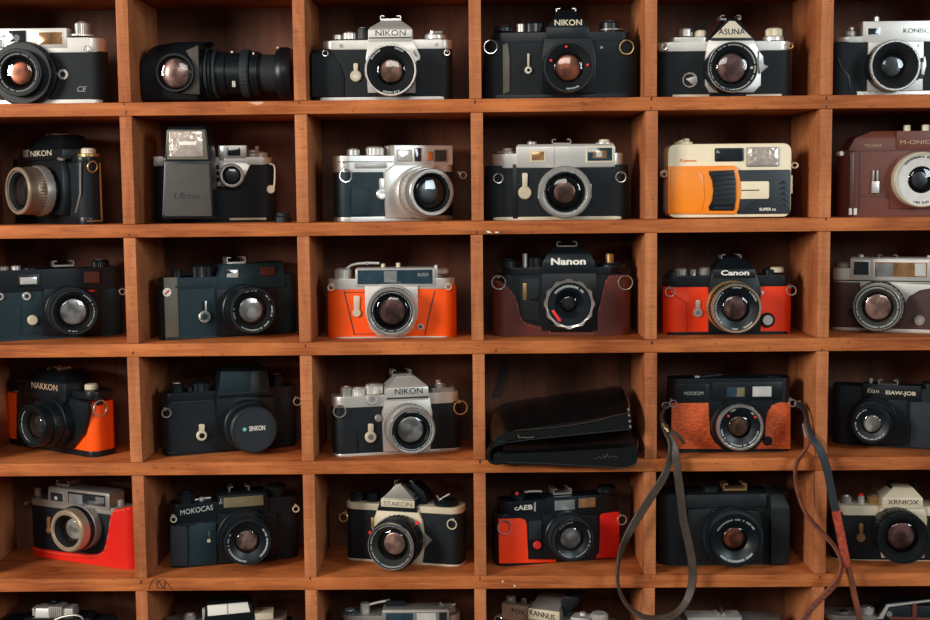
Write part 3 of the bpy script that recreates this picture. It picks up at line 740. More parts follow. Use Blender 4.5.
c.lug(208, 290, -3, 30); c.lug(755, 300, -10, 16)
c.knob('release_button', 256, 186, 216, 30, CHROME, cap=BRIGHT); c.knob('shutter_dial', 358, 176, 216, 44, CHROME, 22); c.knob('counter_dial', 425, 172, 216, 18, DULL)

c = Cam('film_camera', 'white-silver rangefinder facing straight ahead, wide silver lens rim, fourth on second shelf', W1(475), 1, 430, 28, 0)
c.B('body', 48, 738, 262, None, LEATHER, r=15)
c.B('bottom_plate', 52, 734, 508, None, CREAM, r=15, off=.4, T=33)
c.B('top_plate', 84, 712, 206, 274, CHROME, r=14, off=.5, T=33)
c.loft('finder_housing', [(272, 196, 668, 1.6, -26), (176, 196, 668, 1.6, -26), (162, 204, 660, .5, -25)], CHROME, .7)
c.R('plate_seam', 376, 168, 380, 262, 1.8, 1, DULL, .1)
c.win(270, 198, 330, 240, 1.6, PANE_AMBER, CREAM, 8); c.win(536, 180, 654, 242, 1.6, PANE_BLUE, CREAM, 10)
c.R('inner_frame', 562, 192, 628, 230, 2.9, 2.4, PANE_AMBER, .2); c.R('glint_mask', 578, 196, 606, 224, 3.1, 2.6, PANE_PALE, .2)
c.lens(430, 392, 126, 28, [('lens', 1., 0, 10, CHROME, 0), ('focus_ring', 1.0, 10, 20, CHROME, 36), ('front_barrel', .98, 20, 28, CHROME, 0)], (BRIGHT, .16), rg=.66, rt=.4, rr=.76, tint_=T_BROWN, arcs=((0, 360),), ring=BLACK)
c.P('focus_tab', [(300, 420), (308, 350), (322, 350), (322, 440)], 14, 6, CHROME, .8); c.P('focus_tab', [(540, 350), (556, 352), (556, 420), (536, 430)], 14, 6, CHROME, .8)
c.P('focus_scale', [(376, 268), (385, 262), (462, 262), (474, 268), (470, 282), (380, 282)], 18, 8, DULL, .6)
c.timer(238, 394, 32, 300, CREAM, .42)
c.R('grip_edge', 180, 258, 204, 518, .7, -1, BLACK)
c.lug(110, 310, -3, 22); c.lug(692, 302, -3, 24)
c.knob('release_button', 272, 150, 164, 24, DULL); c.knob('button_top', 264, 142, 152, 7, BLACK)
c.shoe(368, 458, 138, 160); c.knob('counter_dial', 616, 140, 164, 26, CREAM); c.knob('counter_collar', 616, 154, 165, 42, CHROME)
c.knob('wind_dial', 156, 182, 208, 24, CREAM); c.knob('dial_collar', 150, 196, 208, 46, DULL)

c = Cam('film_camera', 'cream and orange plastic compact camera with ribbed sliding cover on the second shelf', W1(645), 1, 400, 26, 0)
c.R('body', 108, 160, 698, 512, 0, -36, PLCREAM, 2, r=9)
c.R('front_panel', 440, 285, 694, 496, 1.2, -1, mat('navy_black_plastic', S(22, 32, 38), .45), .8, r=2)
o_ = c.P('sliding_cover', [(110, 494), (110, 268), (425, 264), (442, 280), (455, 330), (456, 400), (448, 470), (434, 496)], 3.4, -.5, PLORANGE, 1)
c.P('thumb_dish', [(120, 280), (250, 288), (280, 310), (282, 420), (272, 484), (120, 488)], 4.2, 3, PLORANGE, .8, par=o_)
g_ = c.P('ribbed_grip', [(306, 290), (424, 286), (434, 340), (434, 430), (424, 480), (308, 480), (304, 462), (322, 430), (328, 385), (322, 335), (306, 306)], 4.6, 3, BLACK, .5, par=o_)
for i in range(8):
    v = 302+i*23
    c.R('grip_rib', 328, v, 428, v+9, 5.4, 4.4, CHARCOAL, .3, par=o_)
c.R('slot_panel', 450, 340, 592, 424, 2.2, .5, PLCREAM, .5, r=2); c.R('slot', 460, 380, 545, 385, 2.5, 2, INK, .1)
for i in range(5): c.P('grip_wave', [(640+i*3, 345+i*26), (662+i*2, 335+i*26), (684, 352+i*26), (684, 362+i*26), (662, 348+i*26), (642, 356+i*26)], 1.8, 1, BLACK, .3)
c.text('SUPER', 545, 602, 466, 480, 1.4, WHITE, bold=.02); c.text('es', 606, 624, 470, 480, 1.4, WHITE)
c.text('Kansen', 168, 244, 233, 247, .3, PLORANGE)
c.win(340, 188, 464, 238, .2, PANE_DARK, BLACK, 7, 1.6)
w_ = c.R('flash_window', 484, 176, 640, 270, 1.4, -1, DULL, .5, r=1.6); c.R('reflector', 490, 181, 634, 264, 1.8, 1, FLASH, .3, par=w_, r=1.2)
c.knob('release_plate', 182, 152, 170, 44, PLCREAM, off=-18); c.knob('release_button', 194, 136, 153, 17, PLCREAM, off=-18); c.knob('counter', 170, 144, 153, 12, PLCREAM, off=-18)
c.lug(92, 304, -6, 0, PLCREAM, h=18); c.disc('lug_hole', 92, 304, 8, -5, 3.5, INK)
bm = bmesh.new(); x_, z_ = c.at(714, 264, -.006)
bm_tube(bm, [(x_+.0035*math.cos(a), .006, z_+.0028*math.sin(a)) for a in [2*PI*i/20 for i in range(20)]], .0009, 6, True); fin('strap_loop', bm, PLCREAM, c.o)
c.R('side_bar', 694, 312, 704, 398, -2, -6, PLCREAM, .4)

c = Cam('film_camera', 'chocolate brown camera with white lens ring, cut by the right edge of the second shelf', W1(800), 1, 585, 30, 0)
c.B('body', 206, 960, 186, None, COCOA, r=14, T=38, bev=1.5)
c.loft('top_cover', [(194, 228, 940, 0, -36), (128, 262, 905, -1, -35), (98, 345, 830, -4, -33)], COCOA, 2)
c.R('body_seam', 240, 190, 940, 194, .5, -.5, DKBROWN, .1); c.R('edge_seam', 282, 200, 287, 470, .5, -.5, DKBROWN, .1); c.R('panel_seam', 290, 410, 420, 414, .5, -.5, DKBROWN, .1)
c.R('edge_rib', 236, 205, 258, 470, 1.2, -1, COCOA, .8)
c.P('name_panel', [(462, 100), (840, 100), (840, 188), (458, 188)], 1, -4, COCOA, .6)
c.P('front_block', [(430, 470), (432, 290), (470, 222), (540, 196), (840, 196), (840, 470)], 2.4, -.5, COCOA, 1.2)
c.text('M-ONICA', 478, 650, 143, 162, 1.2, TANINK); c.text('TSOWA', 306, 390, 163, 178, .4, TANINK)
c.lens(583, 332, 130, 14, [('lens', 1.02, 0, 14, CREAM, 0)], (CREAM, .04), ring=mat('pale_lens_face', S(206, 200, 190), .5), rg=.5, rt=.3, rr=.9, tint_=T_DARK, arcs=((60, 140), (250, 290)), ink=INK, dep=3)
a_ = c.R('shutter_lever', 345, 340, 378, 396, 4, 0, CHROME, .4)
for u in (349, 368): c.R('prong', u-3, 288, u+5, 345, 3, 0, DULL, .3, par=a_)
c.lug(196, 208, -6, 0, WHITE, h=12)
for u in (242, 266): c.R('foot', u-9, 468, u+6, 500, 2, 0, WHITE, .4)
c.knob('release_button', 506, 72, 100, 16, CREAM); c.knob('rewind_knob', 594, 70, 100, 18, CREAM)
# ================================================================== third shelf
W2 = lambda x: (x, 230, S4)
c = Cam('film_camera', 'teal-lit black rangefinder turned right at the left end of the third shelf', W2(0), 2, 270, 62, 27)
c.B('body', -60, 588, 285, None, TEALCAST, r=13, uv=200)
c.B('bottom_plate', -60, 588, 512, None, TEALCAST, r=13, off=.4, T=33, uv=150)
c.B('top_plate', -60, 588, 188, 292, BLACK, r=13, off=.6, T=33, uv=200)
c.R('plate_seam', -40, 286, 210, 290, 1, .3, MATTE, .05)
c.win(95, 225, 176, 258, .8, PANE_PALE, BLACK, 14); c.win(402, 198, 474, 252, .8, PANE_RED, BLACK, 5)
c.P('front_block', [(205, 290), (215, 280), (480, 280), (480, 500), (205, 500)], 4, -.5, BLACK, 1)
c.lens(356, 392, 108, 38, [('lens', 1.12, 4, 14, BLACK, 0), ('focus_ring', 1.08, 14, 26, CHARCOAL, 36), ('front_barrel', 1.0, 26, 38, BLACK, 0)], (CHARCOAL, .07), rg=.66, rt=.56, rr=.8, tint_=T_SILVER, arcs=((-50, 62), (250, 280)))
c.disc('sync_socket', 128, 316, 20, .4, 2, CHROME, hole=INK); c.disc('sync_socket', 0, 318, 18, .4, 2, CHROME, hole=INK)
c.disc('release_latch', 157, 430, 24, .4, 3, CREAM)
c.R('latch_bar', 84, 488, 180, 497, 1, 0, CHARCOAL, .3); c.R('latch_plate', 80, 360, 100, 490, .8, 0, TEALCAST, .3)
c.R('index_mark', 424, 286, 452, 294, 5, 4, REDP, .2)
c.shoe(258, 358, 146, 170); c.knob('wind_hub', 22, 172, 196, 24, DULL); c.knob('shutter_dial', 80, 170, 196, 22, CHROME, 16); c.knob('counter_dial', 150, 176, 196, 40, BLACK)
c.knob('rewind_knob', 484, 142, 190, 40, BLACK, 26, cap=DULL); c.lug(572, 280, -10, 14)

c = Cam('film_camera', 'teal-lit black camera with round sticker on its side, second on the third shelf', W2(130), 2, 440, 60, 27)
c.B('body', 152, 800, 275, None, TEALCAST, r=12, uv=330)
c.B('bottom_plate', 152, 800, 508, None, BLACK, r=12, off=.4, T=33, uv=350)
c.B('top_plate', 152, 800, 226, 280, TEALCAST, r=12, off=.5, T=33, uv=320)
c.R('top_groove', 215, 262, 398, 272, 1.2, .2, CHARCOAL, .3)
p = c.loft('finder_housing', [(278, 412, 742, 2, -28), (220, 420, 740, 2, -28), (160, 440, 728, -1, -26)], TEALCAST, 1)
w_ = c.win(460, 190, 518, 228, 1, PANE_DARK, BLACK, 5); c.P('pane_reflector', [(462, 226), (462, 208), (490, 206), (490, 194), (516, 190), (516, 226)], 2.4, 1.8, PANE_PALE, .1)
c.win(622, 176, 690, 216, 1.4, PANE_RED, BLACK, 4)
c.P('front_block', [(412, 280), (700, 280), (712, 505), (418, 505)], 4, -.5, BLACK, 1)
c.lens(588, 384, 110, 44, [('lens', 1.08, 4, 18, BLACK, 0), ('focus_ring', 1.04, 18, 32, BLACK, 30), ('front_barrel', 1., 32, 44, BLACK, 0)], (CHARCOAL, .05), rg=.64, rt=.52, rr=.88, tint_=T_SILVER, arcs=((78, 110), (30, 48), (-20, 8), (170, 200), (232, 325)))
c.timer(357, 414, 28, 338, BLACK, .3); c.disc('pivot_ring', 357, 414, 28, .6, 2.6, CHROME, hole=TEALCAST); c.R('lever_edge', 358, 338, 366, 388, 2.6, .5, CHROME, .3)
c.R('grip_strip', 166, 226, 230, 512, .9, -1, OLIVE, .5)
st = c.disc('sticker', 177, 297, 20, .9, .4, WHITE); c.P('sticker_stripe', [(164, 304), (184, 284), (190, 290), (170, 310)], 1.6, 1.1, REDP, .05, par=st)
c.knob('wind_hub', 226, 190, 228, 26, BLACK, cap=CHARCOAL); c.knob('shutter_dial', 346, 166, 222, 48, BLACK, 28); c.lever('wind_lever', [(200, 215), (280, 212), (400, 196)], 1.6, BLACK)
c.shoe(466, 556, 128, 156)
c.R('top_ridge', 618, 150, 726, 172, -14, -26, BLACK, .8)

c = Cam('film_camera', 'bright orange leather and silver camera, straight on, third on the third shelf', W2(300), 2, 437, 37, 0)
c.B('body', 124, 744, 270, None, ORANGE, r=14)
c.B('bottom_plate', 128, 740, 508, None, CHROME, r=14, off=.3, T=32.6)
c.B('top_plate', 130, 738, 232, 282, CHROME, r=13, off=.5, T=33)
h = c.loft('finder_housing', [(268, 264, 642, 2.2, -24), (190, 264, 642, 2.2, -24), (180, 268, 638, 1, -24)], CHROME, .6)
w_ = c.R('finder_glass', 274, 190, 632, 258, 2.7, 1.5, PANE_BLUE, .3, par=h); c.R('centre_pane', 400, 196, 462, 248, 3, 2.4, PANE_GREY, .3, par=h)
c.text('auto', 560, 612, 203, 220, 2.9, GREYINK, h)
c.P('mount_plate', [(308, 268), (562, 268), (562, 400), (540, 470), (500, 505), (370, 505), (332, 470), (312, 400)], 3.4, -.5, CHROME, .8)
c.lens(437, 390, 118, 26, [('lens', 1.04, 2, 12, CHROME, 0), ('focus_ring', 1.0, 12, 20, CHROME, 40), ('front_barrel', .98, 20, 26, BRIGHT, 0)], (BRIGHT, .13), rg=.7, rt=.52, rr=.72, tint_=T_ROSE, arcs=((0, 360),), ring=BLACK, dep=4)
c.timer(270, 396, 20, 314, CREAM, .75)
c.disc('sync_socket', 574, 461, 15, 0, 1.5, CHROME, hole=INK)
for pts in ([(208, 290), (213, 290), (262, 500), (257, 500)], [(640, 290), (645, 290), (598, 500), (593, 500)]): c.P('leather_seam', pts, .35, -.3, INK, .05)
c.R('leather_seam', 215, 296, 310, 299, .35, -.3, INK, .02); c.R('leather_seam', 262, 494, 360, 497, .35, -.3, INK, .02)
c.lug(150, 262, -2, 14, CREAM); c.lug(708, 258, -2, 14, CREAM)
c.knob('lever_hub', 206, 182, 232, 40, CHROME, 24); c.lever('wind_lever', [(215, 190), (250, 166), (310, 158), (378, 158)], 1.5, CHROME, off=-12)
c.R('lever_band', 316, 150, 324, 168, -10, -14, DULL, .2)
c.knob('flash_contact', 398, 160, 182, 10, CREAM); c.knob('flash_contact', 470, 156, 182, 10, CREAM)
c.knob('rewind_knob', 674, 180, 206, 34, CHROME, 28); c.knob('knob_stem', 664, 204, 234, 20, DULL); c.R('housing_post', 640, 168, 656, 262, 0, -14, CHROME, .5)

c = Cam('film_camera', 'black SLR in brown leather half case, wavy silver lens ring, on the third shelf', W2(475), 2, 440, 46, 0)
c.B('body', 112, 718, 210, None, BLACK, r=12)
c.B('top_plate', 130, 680, 178, 214, BLACK, r=12, off=.4, T=32.6)
c.P('front_block', [(318, 205), (580, 205), (585, 300), (585, 480), (318, 480)], 4, -.5, BLACK, 1)
p = c.loft('prism_housing', [(208, 318, 574, 5, -26), (150, 322, 570, 5, -26), (112, 346, 548, 3, -26), (72, 384, 500, -8, -25)], BLACK, 1.2)
c.text('Nanon', 362, 528, 133, 166, 5.2, WHITE, p, .035)
c.shoe(390, 488, 54, 78)
c.stitch = mat('brown_thread', S(172, 116, 84), .7)
c.case('leather_half_case', 82, 748, [(84, 240), (100, 236), (135, 252), (170, 285), (195, 320), (208, 370), (220, 420), (245, 442), (300, 458), (352, 466), (356, 486), (566, 486), (570, 430), (592, 370), (606, 300), (622, 240), (640, 216), (700, 212), (746, 226)], BROWN, r=14, off=2.4)
c.lens(450, 354, 118, 38, [('lens', .94, 3, 16, BLACK, 0), ('focus_ring', 1., 16, 30, BLACK, 36), ('front_barrel', .95, 28, 34, BLACK, 0)], (BRIGHT, .12), wavy=True, ring=BLACK, rg=.34, rt=.3, rr=.6, tint_=T_DARK, arcs=((40, 140),), dep=8)
s_ = c.P('price_sticker', [(364, 386), (374, 379), (412, 430), (401, 440)], 37.2, 36.2, REDP, .1)
c.lug(112, 224, -3, 32); c.lug(714, 224, -3, 33)
c.R('battery_check', 228, 254, 246, 334, 1.2, 0, BRASS, .2); c.R('grip_panel', 215, 230, 305, 430, .6, 0, CHARCOAL, .4)
c.R('meter_switch', 262, 318, 300, 336, 2, 0, BLACK, .5)
c.knob('wind_lever', 158, 140, 180, 42, BLACK, cap=CHARCOAL); c.knob('release_button', 238, 112, 180, 12, CHROME, 10); c.knob('shutter_dial', 292, 128, 180, 36, BLACK, 28)
c.knob('rewind_knob', 642, 112, 156, 20, BRASS, 12); c.knob('rewind_plate', 652, 158, 180, 66, BLACK, cap=CHARCOAL)

c = Cam('film_camera', 'orange and black SLR with white serif prism lettering, fifth on the third shelf', W2(645), 2, 425, 43, 0)
c.B('body', 94, 708, 262, None, REDOR, r=13)
c.B('bottom_plate', 96, 706, 484, None, BLACK, r=13, off=.5, T=33)
c.B('top_plate', 94, 706, 216, 270, BLACK, r=13, off=.5, T=33)
c.P('front_block', [(320, 205), (530, 205), (552, 268), (552, 486), (304, 486), (304, 268)], 4, -.5, BLACK, .8)
p = c.loft('prism_housing', [(230, 322, 530, 5, -26), (188, 328, 524, 5, -26), (134, 366, 470, -6, -26), (128, 372, 464, -10, -25)], BLACK, 1.2)
c.text('Canon', 362, 496, 191, 216, 5.2, WHITE, p, .03)
c.shoe(362, 458, 116, 140)
c.P('grip_edge', [(196, 300), (212, 340), (216, 484), (204, 484), (202, 345), (120, 300), (120, 294)], 1.2, -.5, REDOR, .4)
c.lens(437, 374, 118, 34, [('lens', 1.06, 3, 14, BRASS, 0), ('focus_ring', 1.03, 14, 26, BLACK, 40), ('front_barrel', 1., 26, 34, BRASS, 0)], (BRIGHT, .06), ring=BLACK, rg=.56, rt=.48, rr=.86, tint_=T_ROSE, arcs=((78, 100), (20, 50), (290, 318), (258, 275), (130, 225)))
c.timer(253, 394, 22, 334, CHROME, .5, 0, BRIGHT)
k = c.disc('slow_dial', 586, 430, 36, 0, 4, BLACK, knurl=24); c.disc('dial_face', 586, 430, 24, 4, 1, CHROME, par=k)
c.lug(116, 276, -2, 22); c.lug(692, 270, -2, 22)
c.knob('counter_dial', 168, 182, 216, 30, DULL, 18); c.knob('release_button', 228, 186, 216, 16, BRIGHT, 10); c.knob('shutter_dial', 284, 178, 216, 30, DULL, 24)
c.knob('wind_lever', 130, 196, 216, 24, BLACK); c.knob('rewind_knob', 628, 176, 200, 32, CREAM, 26); c.knob('knob_collar', 590, 186, 216, 30, BLACK); c.R('meter_switch', 555, 292, 566, 310, 5, 3, CHROME)

c = Cam('film_camera', 'silver and dark brown rangefinder turned left at the right end of the third shelf', W2(800), 2, 400, 58, -22)
c.B('body', 150, 690, 248, None, DKBROWN, r=12)
c.B('top_plate', 150, 690, 186, 252, CHROME, r=12, off=.6, T=33)
c.R('plate_seam', 156, 241, 690, 246, 1, .4, BLACK, .05)
c.loft('finder_housing', [(240, 238, 700, 1.4, -27), (140, 240, 700, 1.4, -27), (132, 246, 696, 0, -26)], CHROME, .7)
c.win(256, 150, 328, 214, 1.2, PANE_DARK, CHROME, 4); w_ = c.win(356, 154, 606, 224, 1.2, PANE_AMBER, CHROME, 6)
c.R('light_cell', 362, 160, 444, 220, 2.6, 2, PANE_GREY, .2); c.R('light_cell', 548, 160, 600, 220, 2.6, 2, PANE_PALE, .2)
c.P('mount_plate', [(285, 246), (660, 262), (660, 276), (570, 284), (520, 312), (500, 350), (300, 350)], 3, -.5, CHROME, .8)
c.B('bottom_plate', 150, 690, 470, None, CHROME, r=12, off=.4, T=33)
c.lens(368, 370, 110, 30, [('lens', 1.1, 2, 14, BLACK, 0), ('focus_ring', 1.08, 14, 22, DULL, 30), ('front_barrel', 1., 22, 30, BLACK, 0)], (BRIGHT, .05), ring=mat('olive_black_ring', S(58, 60, 54), .4), rg=.66, rt=.54, rr=.8, tint_=T_PINK, arcs=((0, 360),), dep=6)
c.disc('release_latch', 569, 431, 25, 0, 2.4, BRIGHT, hole=DULL)
c.disc('side_button', 245, 392, 16, 0, 2, BLACK)
c.knob('wind_dial', 210, 150, 186, 34, DULL, 20); c.knob('release_button', 286, 116, 134, 16, CHROME); c.shoe(370, 460, 118, 136); c.knob('rewind_knob', 625, 120, 140, 22, CREAM)

# ================================================================== fourth shelf
W3 = lambda x: (x, 350, S4)
c = Cam('film_camera', 'black SLR with glossy orange leather end turned left, left end of the fourth shelf', W3(0), 3, 290, 60, -35); c.T = 36*mm
c.B('body', 18, 440, 236, None, ORANGE, r=12)
c.B('top_plate', 18, 440, 205, 240, BLACK, r=12, off=.5, T=37, uv=436)
c.B('bottom_plate', 18, 440, 486, None, BLACK, r=12, off=.5, T=37, uv=436)
c.P('front_block', [(78, 200), (300, 200), (330, 230), (420, 250), (418, 300), (395, 400), (340, 470), (78, 470)], 5, -.5, BLACK, 1)
p = c.loft('prism_housing', [(235, 112, 312, 10, -28), (150, 118, 308, 10, -28), (112, 160, 306, -2, -32), (96, 180, 300, -8, -32)], BLACK, 1.4)
c.text('NAKKON', 152, 274, 160, 188, 10.2, TANINK, p)
c.shoe(235, 285, 84, 104, off=-18); c.knob('counter_dial', 98, 150, 200, 26, DULL, 16, off=-10)
c.lens(152, 362, 104, 42, [('lens', 1.16, 5, 18, BLACK, 0), ('focus_ring', 1.1, 18, 30, BLACK, 30), ('front_barrel', 1., 30, 42, BLACK, 0)], (BLACK, .1), rg=.6, rt=.4, rr=.8, tint_=T_DARK, arcs=((130, 250),), ink=GREYINK)
c.disc('index_mark', 265, 342, 8, 16, 2.5, REDP)
k = c.knob('rewind_knob', 440, 162, 186, 30, CREAM, 22, off=-18); c.knob('knob_collar', 440, 190, 206, 40, DULL, off=-18)
xr = c.x(436); bm = bmesh.new(); zz = c.z(250, 0, 436)
bm_tube(bm, [(xr+.003, .010+.009*math.sin(a), zz-.008+.009*math.cos(a)) for a in [2*PI*i/26 for i in range(26)]], .001, 6, True); fin('strap_ring', bm, BRIGHT, c.o)
bm = bmesh.new(); bm_box(bm, xr-.001, xr+.0035, .006, .014, zz-.004, zz+.006, .0005); fin('strap_tab', bm, BLACK, c.o)

c = Cam('film_camera', 'black SLR with boxy prism and round capped lens, second on the fourth shelf', W3(130), 3, 440, 56, 22)
c.B('body', 158, 800, 245, None, LEATHER, r=12, uv=300)
c.B('bottom_plate', 158, 800, 478, None, BLACK, r=12, off=.5, T=33, uv=300)
c.B('top_plate', 158, 800, 202, 250, BLACK, r=12, off=.4, T=32.8, uv=300)
c.R('plate_seam', 190, 244, 400, 252, .9, .2, CHARCOAL, .2)
p = c.loft('prism_housing', [(222, 415, 672, 8, -30), (205, 418, 670, 8, -30), (100, 432, 655, 6, -30), (80, 445, 640, 0, -28)], BLACK, 1.2)
c.P('prism_face', [(424, 200), (434, 102), (580, 102), (572, 200)], 8.4, 5, TEALCAST, .5, par=p)
c.R('prism_line', 420, 202, 664, 208, 8.9, 7, CHARCOAL, .1, par=p)
c.P('front_block', [(412, 220), (690, 225), (690, 480), (425, 480)], 5, -.5, BLACK, 1)
l_ = c.lens(592, 380, 112, 40, [('lens', 1.12, 5, 18, BLACK, 0), ('aperture_ring', 1.1, 16, 22, CHARCOAL, 36), ('focus_ring', 1.06, 22, 32, BLACK, 36), ('front_barrel', 1.02, 32, 40, BLACK, 0)], (BLACK, .05), rg=.6, rt=.4, tint_=T_DARK)
k = c.disc('lens_cap', 594, 381, 112, 39, 4, mat('lens_cap_plastic', S(18, 28, 34), .55, bump=.2), n=64)
bm = bmesh.new(); x_, z_ = c.at(594, 381, .043); r_ = c.px(104, .043)
bm_lathe(bm, [(r_, .0425), (r_, .0436), (r_*.96, .0436), (r_*.96, .0425)], (x_, 0, z_), 'y', 64); fin('cap_groove', bm, CHARCOAL, k)
c.text('SINKON', 568, 644, 361, 384, 43.1, WHITE, k, .01); c.disc('cap_mark', 547, 379, 9, 43, .4, mat('turquoise_mark', S(110, 190, 180), .5), par=k)
c.timer(343, 409, 25, 354, CREAM, .55, 0, MATTE)
c.lug(170, 282, -2, 20); c.lug(788, 226, -6, 18)
c.knob('wind_hub', 226, 158, 204, 34, BLACK, cap=CHROME); c.knob('shutter_dial', 345, 150, 204, 40, BLACK, 26); c.knob('release_button', 290, 170, 204, 14, BLACK)
c.knob('rewind_crank', 706, 114, 190, 38, BLACK, cap=DULL)

c = Cam('film_camera', 'silver and black SLR turned slightly right, third on the fourth shelf', W3(300), 3, 480, 40, 14)
c.B('body', 162, 772, 265, None, LEATHER, r=12, uv=300)
c.B('bottom_plate', 162, 772, 494, None, CHROME, r=12, off=.3, T=32.6, uv=260)
c.B('top_plate', 162, 764, 220, 272, CHROME, r=12, off=.6, T=33, uv=300)
c.P('mount_plate', [(408, 240), (618, 228), (632, 300), (622, 480), (400, 486), (392, 300)], 4, -.5, CHROME, .8)
p = c.loft('prism_housing', [(240, 410, 614, 5, -26), (180, 412, 612, 5, -26), (168, 424, 600, 3, -26), (112, 470, 530, -10, -26)], CHROME, .7)
c.R('prism_line', 414, 224, 612, 232, 5.4, 4, INK, 0, par=p)
c.text('NIKON', 452, 584, 182, 210, 5.1, INK, p)
c.shoe(442, 534, 94, 118)
c.lens(535, 386, 112, 36, [('lens', 1.0, 3, 12, DULL, 0), ('focus_ring', 1.07, 12, 22, DULL, 40), ('front_barrel', 1., 22, 36, CHROME, 0)], (BRIGHT, .1), ring=BLACK, rg=.64, rt=.55, rr=.76, tint_=T_SILVER, arcs=((-60, 110), (190, 295)), dep=5)
c.timer(338, 416, 27, 352, CREAM, .5, 0, BRIGHT)
c.R('grip_line', 270, 350, 278, 490, .5, -.5, BLACK, .2)
c.disc('film_speed_dial', 345, 237, 27, .6, 5, CHROME, hole=DULL, knurl=20); c.disc('lens_release', 376, 326, 18, 0, 5, DULL)
c.lug(186, 268, -1, 28); c.lug(758, 246, -4, 32, BRASS)
c.knob('counter_dial', 222, 174, 222, 28, DULL, cap=BRASS); c.knob('release_button', 280, 178, 220, 34, CHROME, 24, cap=BRIGHT); c.knob('shutter_dial', 356, 162, 204, 42, CHROME, 30, cap=DULL); c.knob('dial_collar', 356, 194, 220, 30, DULL)
c.knob('rewind_crank', 670, 160, 202, 30, DULL, cap=CHROME); c.knob('crank_knob', 660, 140, 162, 12, BRIGHT); c.B('rewind_plate', 628, 742, 190, 222, DULL, r=4, off=-3, T=24)

# black folded case in the fourth compartment
c = Cam('camera_case', 'folded soft black leather case with drooping front, alone in its compartment', W3(475), 3, 420, -18, 0, cat='case', group=None)
fy = .0
def sheet(name, pts, y0, y1, mt, par=None, bev=.003, n=5, dz=0., dx=0.):
    """outline seen from the front (zoom points at the front edge), drawn back with a soft crown"""
    q = [c.at(u, v, 0) for u, v in pts]; q = [(p.x, p.y) for p in spline([(x, 0, 0) if False else (x, z, 0) for x, z in q]+[(q[0][0], q[0][1], 0)], 4)[:-1]]
    bm = bmesh.new(); rings = []
    for i in range(n+1):
        t = i/n; k = 1-.06*abs(2*t-1)**3
        cx = sum(x for x, _ in q)/len(q); cz = sum(z for _, z in q)/len(q)
        rings.append([bm.verts.new((cx+(x-cx)*k+dx*t, y0+(y1-y0)*t, cz+(z-cz)*(.82 if i in (0, n) else 1)+dz*t)) for x, z in q])
    bm.faces.new(rings[0]); bm.faces.new(rings[-1][::-1])
    for a, b in zip(rings, rings[1:]):
        for i in range(len(q)): bm.faces.new((a[i], b[i], b[(i+1) % len(q)], a[(i+1) % len(q)]))
    return fin(name, bm, mt, par or c.o, 50)
lo_ = sheet('lower_pouch', [(70, 540), (64, 500), (90, 482), (140, 490), (400, 478), (700, 458), (790, 448), (796, 490), (786, 552), (724, 570), (600, 566), (300, 556), (120, 548)], .0, .118, CASE)
up_ = sheet('upper_flap', [(70, 452), (96, 420), (170, 386), (400, 346), (640, 306), (735, 286), (758, 300), (758, 378), (600, 396), (400, 416), (240, 434), (140, 444), (90, 462)], .002, .118, CASE, dz=.013)
bm = bmesh.new(); pts = [c.at(u, v, 0) for u, v in ((142, 443), (90, 456), (66, 486), (68, 524), (100, 540), (150, 532))]; P = spline([(x, 0, z) for x, z in pts], 5); th = .0035
def fold_ring(y):
    o_, i_ = [], []
    for i, p in enumerate(P):
        t = (P[min(i+1, len(P)-1)]-P[max(i-1, 0)]).normalized(); nn = Vector((t.z, 0, -t.x)); o_.append(bm.verts.new((p.x-nn.x*th*.5, y, p.z-nn.z*th*.5))); i_.append(bm.verts.new((p.x+nn.x*th*.5, y, p.z+nn.z*th*.5)))
    return o_+i_[::-1]
ra, rb = fold_ring(-.001), fold_ring(.112); bm.faces.new(ra); bm.faces.new(rb[::-1])
for i in range(len(ra)): bm.faces.new((ra[i], rb[i], rb[(i+1) % len(ra)], ra[(i+1) % len(ra)]))
fin('fold_spine', bm, CASE, c.o, 50)
def crease(name, pts, f, r, mt, par):
    bm = bmesh.new(); bm_tube(bm, spline([(c.at(u, v, f*mm)[0], -f*mm, c.at(u, v, f*mm)[1]) for u, v in pts], 6), r*mm, 6); return fin(name, bm, mt, par)
crease('piping', [(110, 432), (150, 440), (235, 430), (400, 412), (600, 392), (748, 376)], -.4, .6, STRAPB, up_)
crease('stitching', [(190, 384), (400, 366), (560, 340), (650, 316), (740, 298)], .7, .45, STRAPL, up_)
crease('piping', [(84, 534), (130, 536), (300, 540), (600, 556), (716, 560), (770, 540)], .3, .6, STRAPB, lo_)
crease('signature_mark', [(560, 515), (580, 518), (592, 508), (600, 518), (612, 500), (618, 516), (630, 494), (636, 514), (650, 506), (680, 512)], 2.4, .16, OLIVE, lo_)
crease('zip_glint', [(205, 404), (212, 420), (225, 416), (250, 418), (282, 414)], 1.2, .6, OLIVE, up_)  # glint on the zip, put in as a thin bead
for v in (284, 312, 340, 366): c.disc('highlight_dot', 732+(v-284)*.1, v, 6, -.5, 1.2, PANE_GREY, par=up_)  # highlights on the leather, modelled as small pale dots

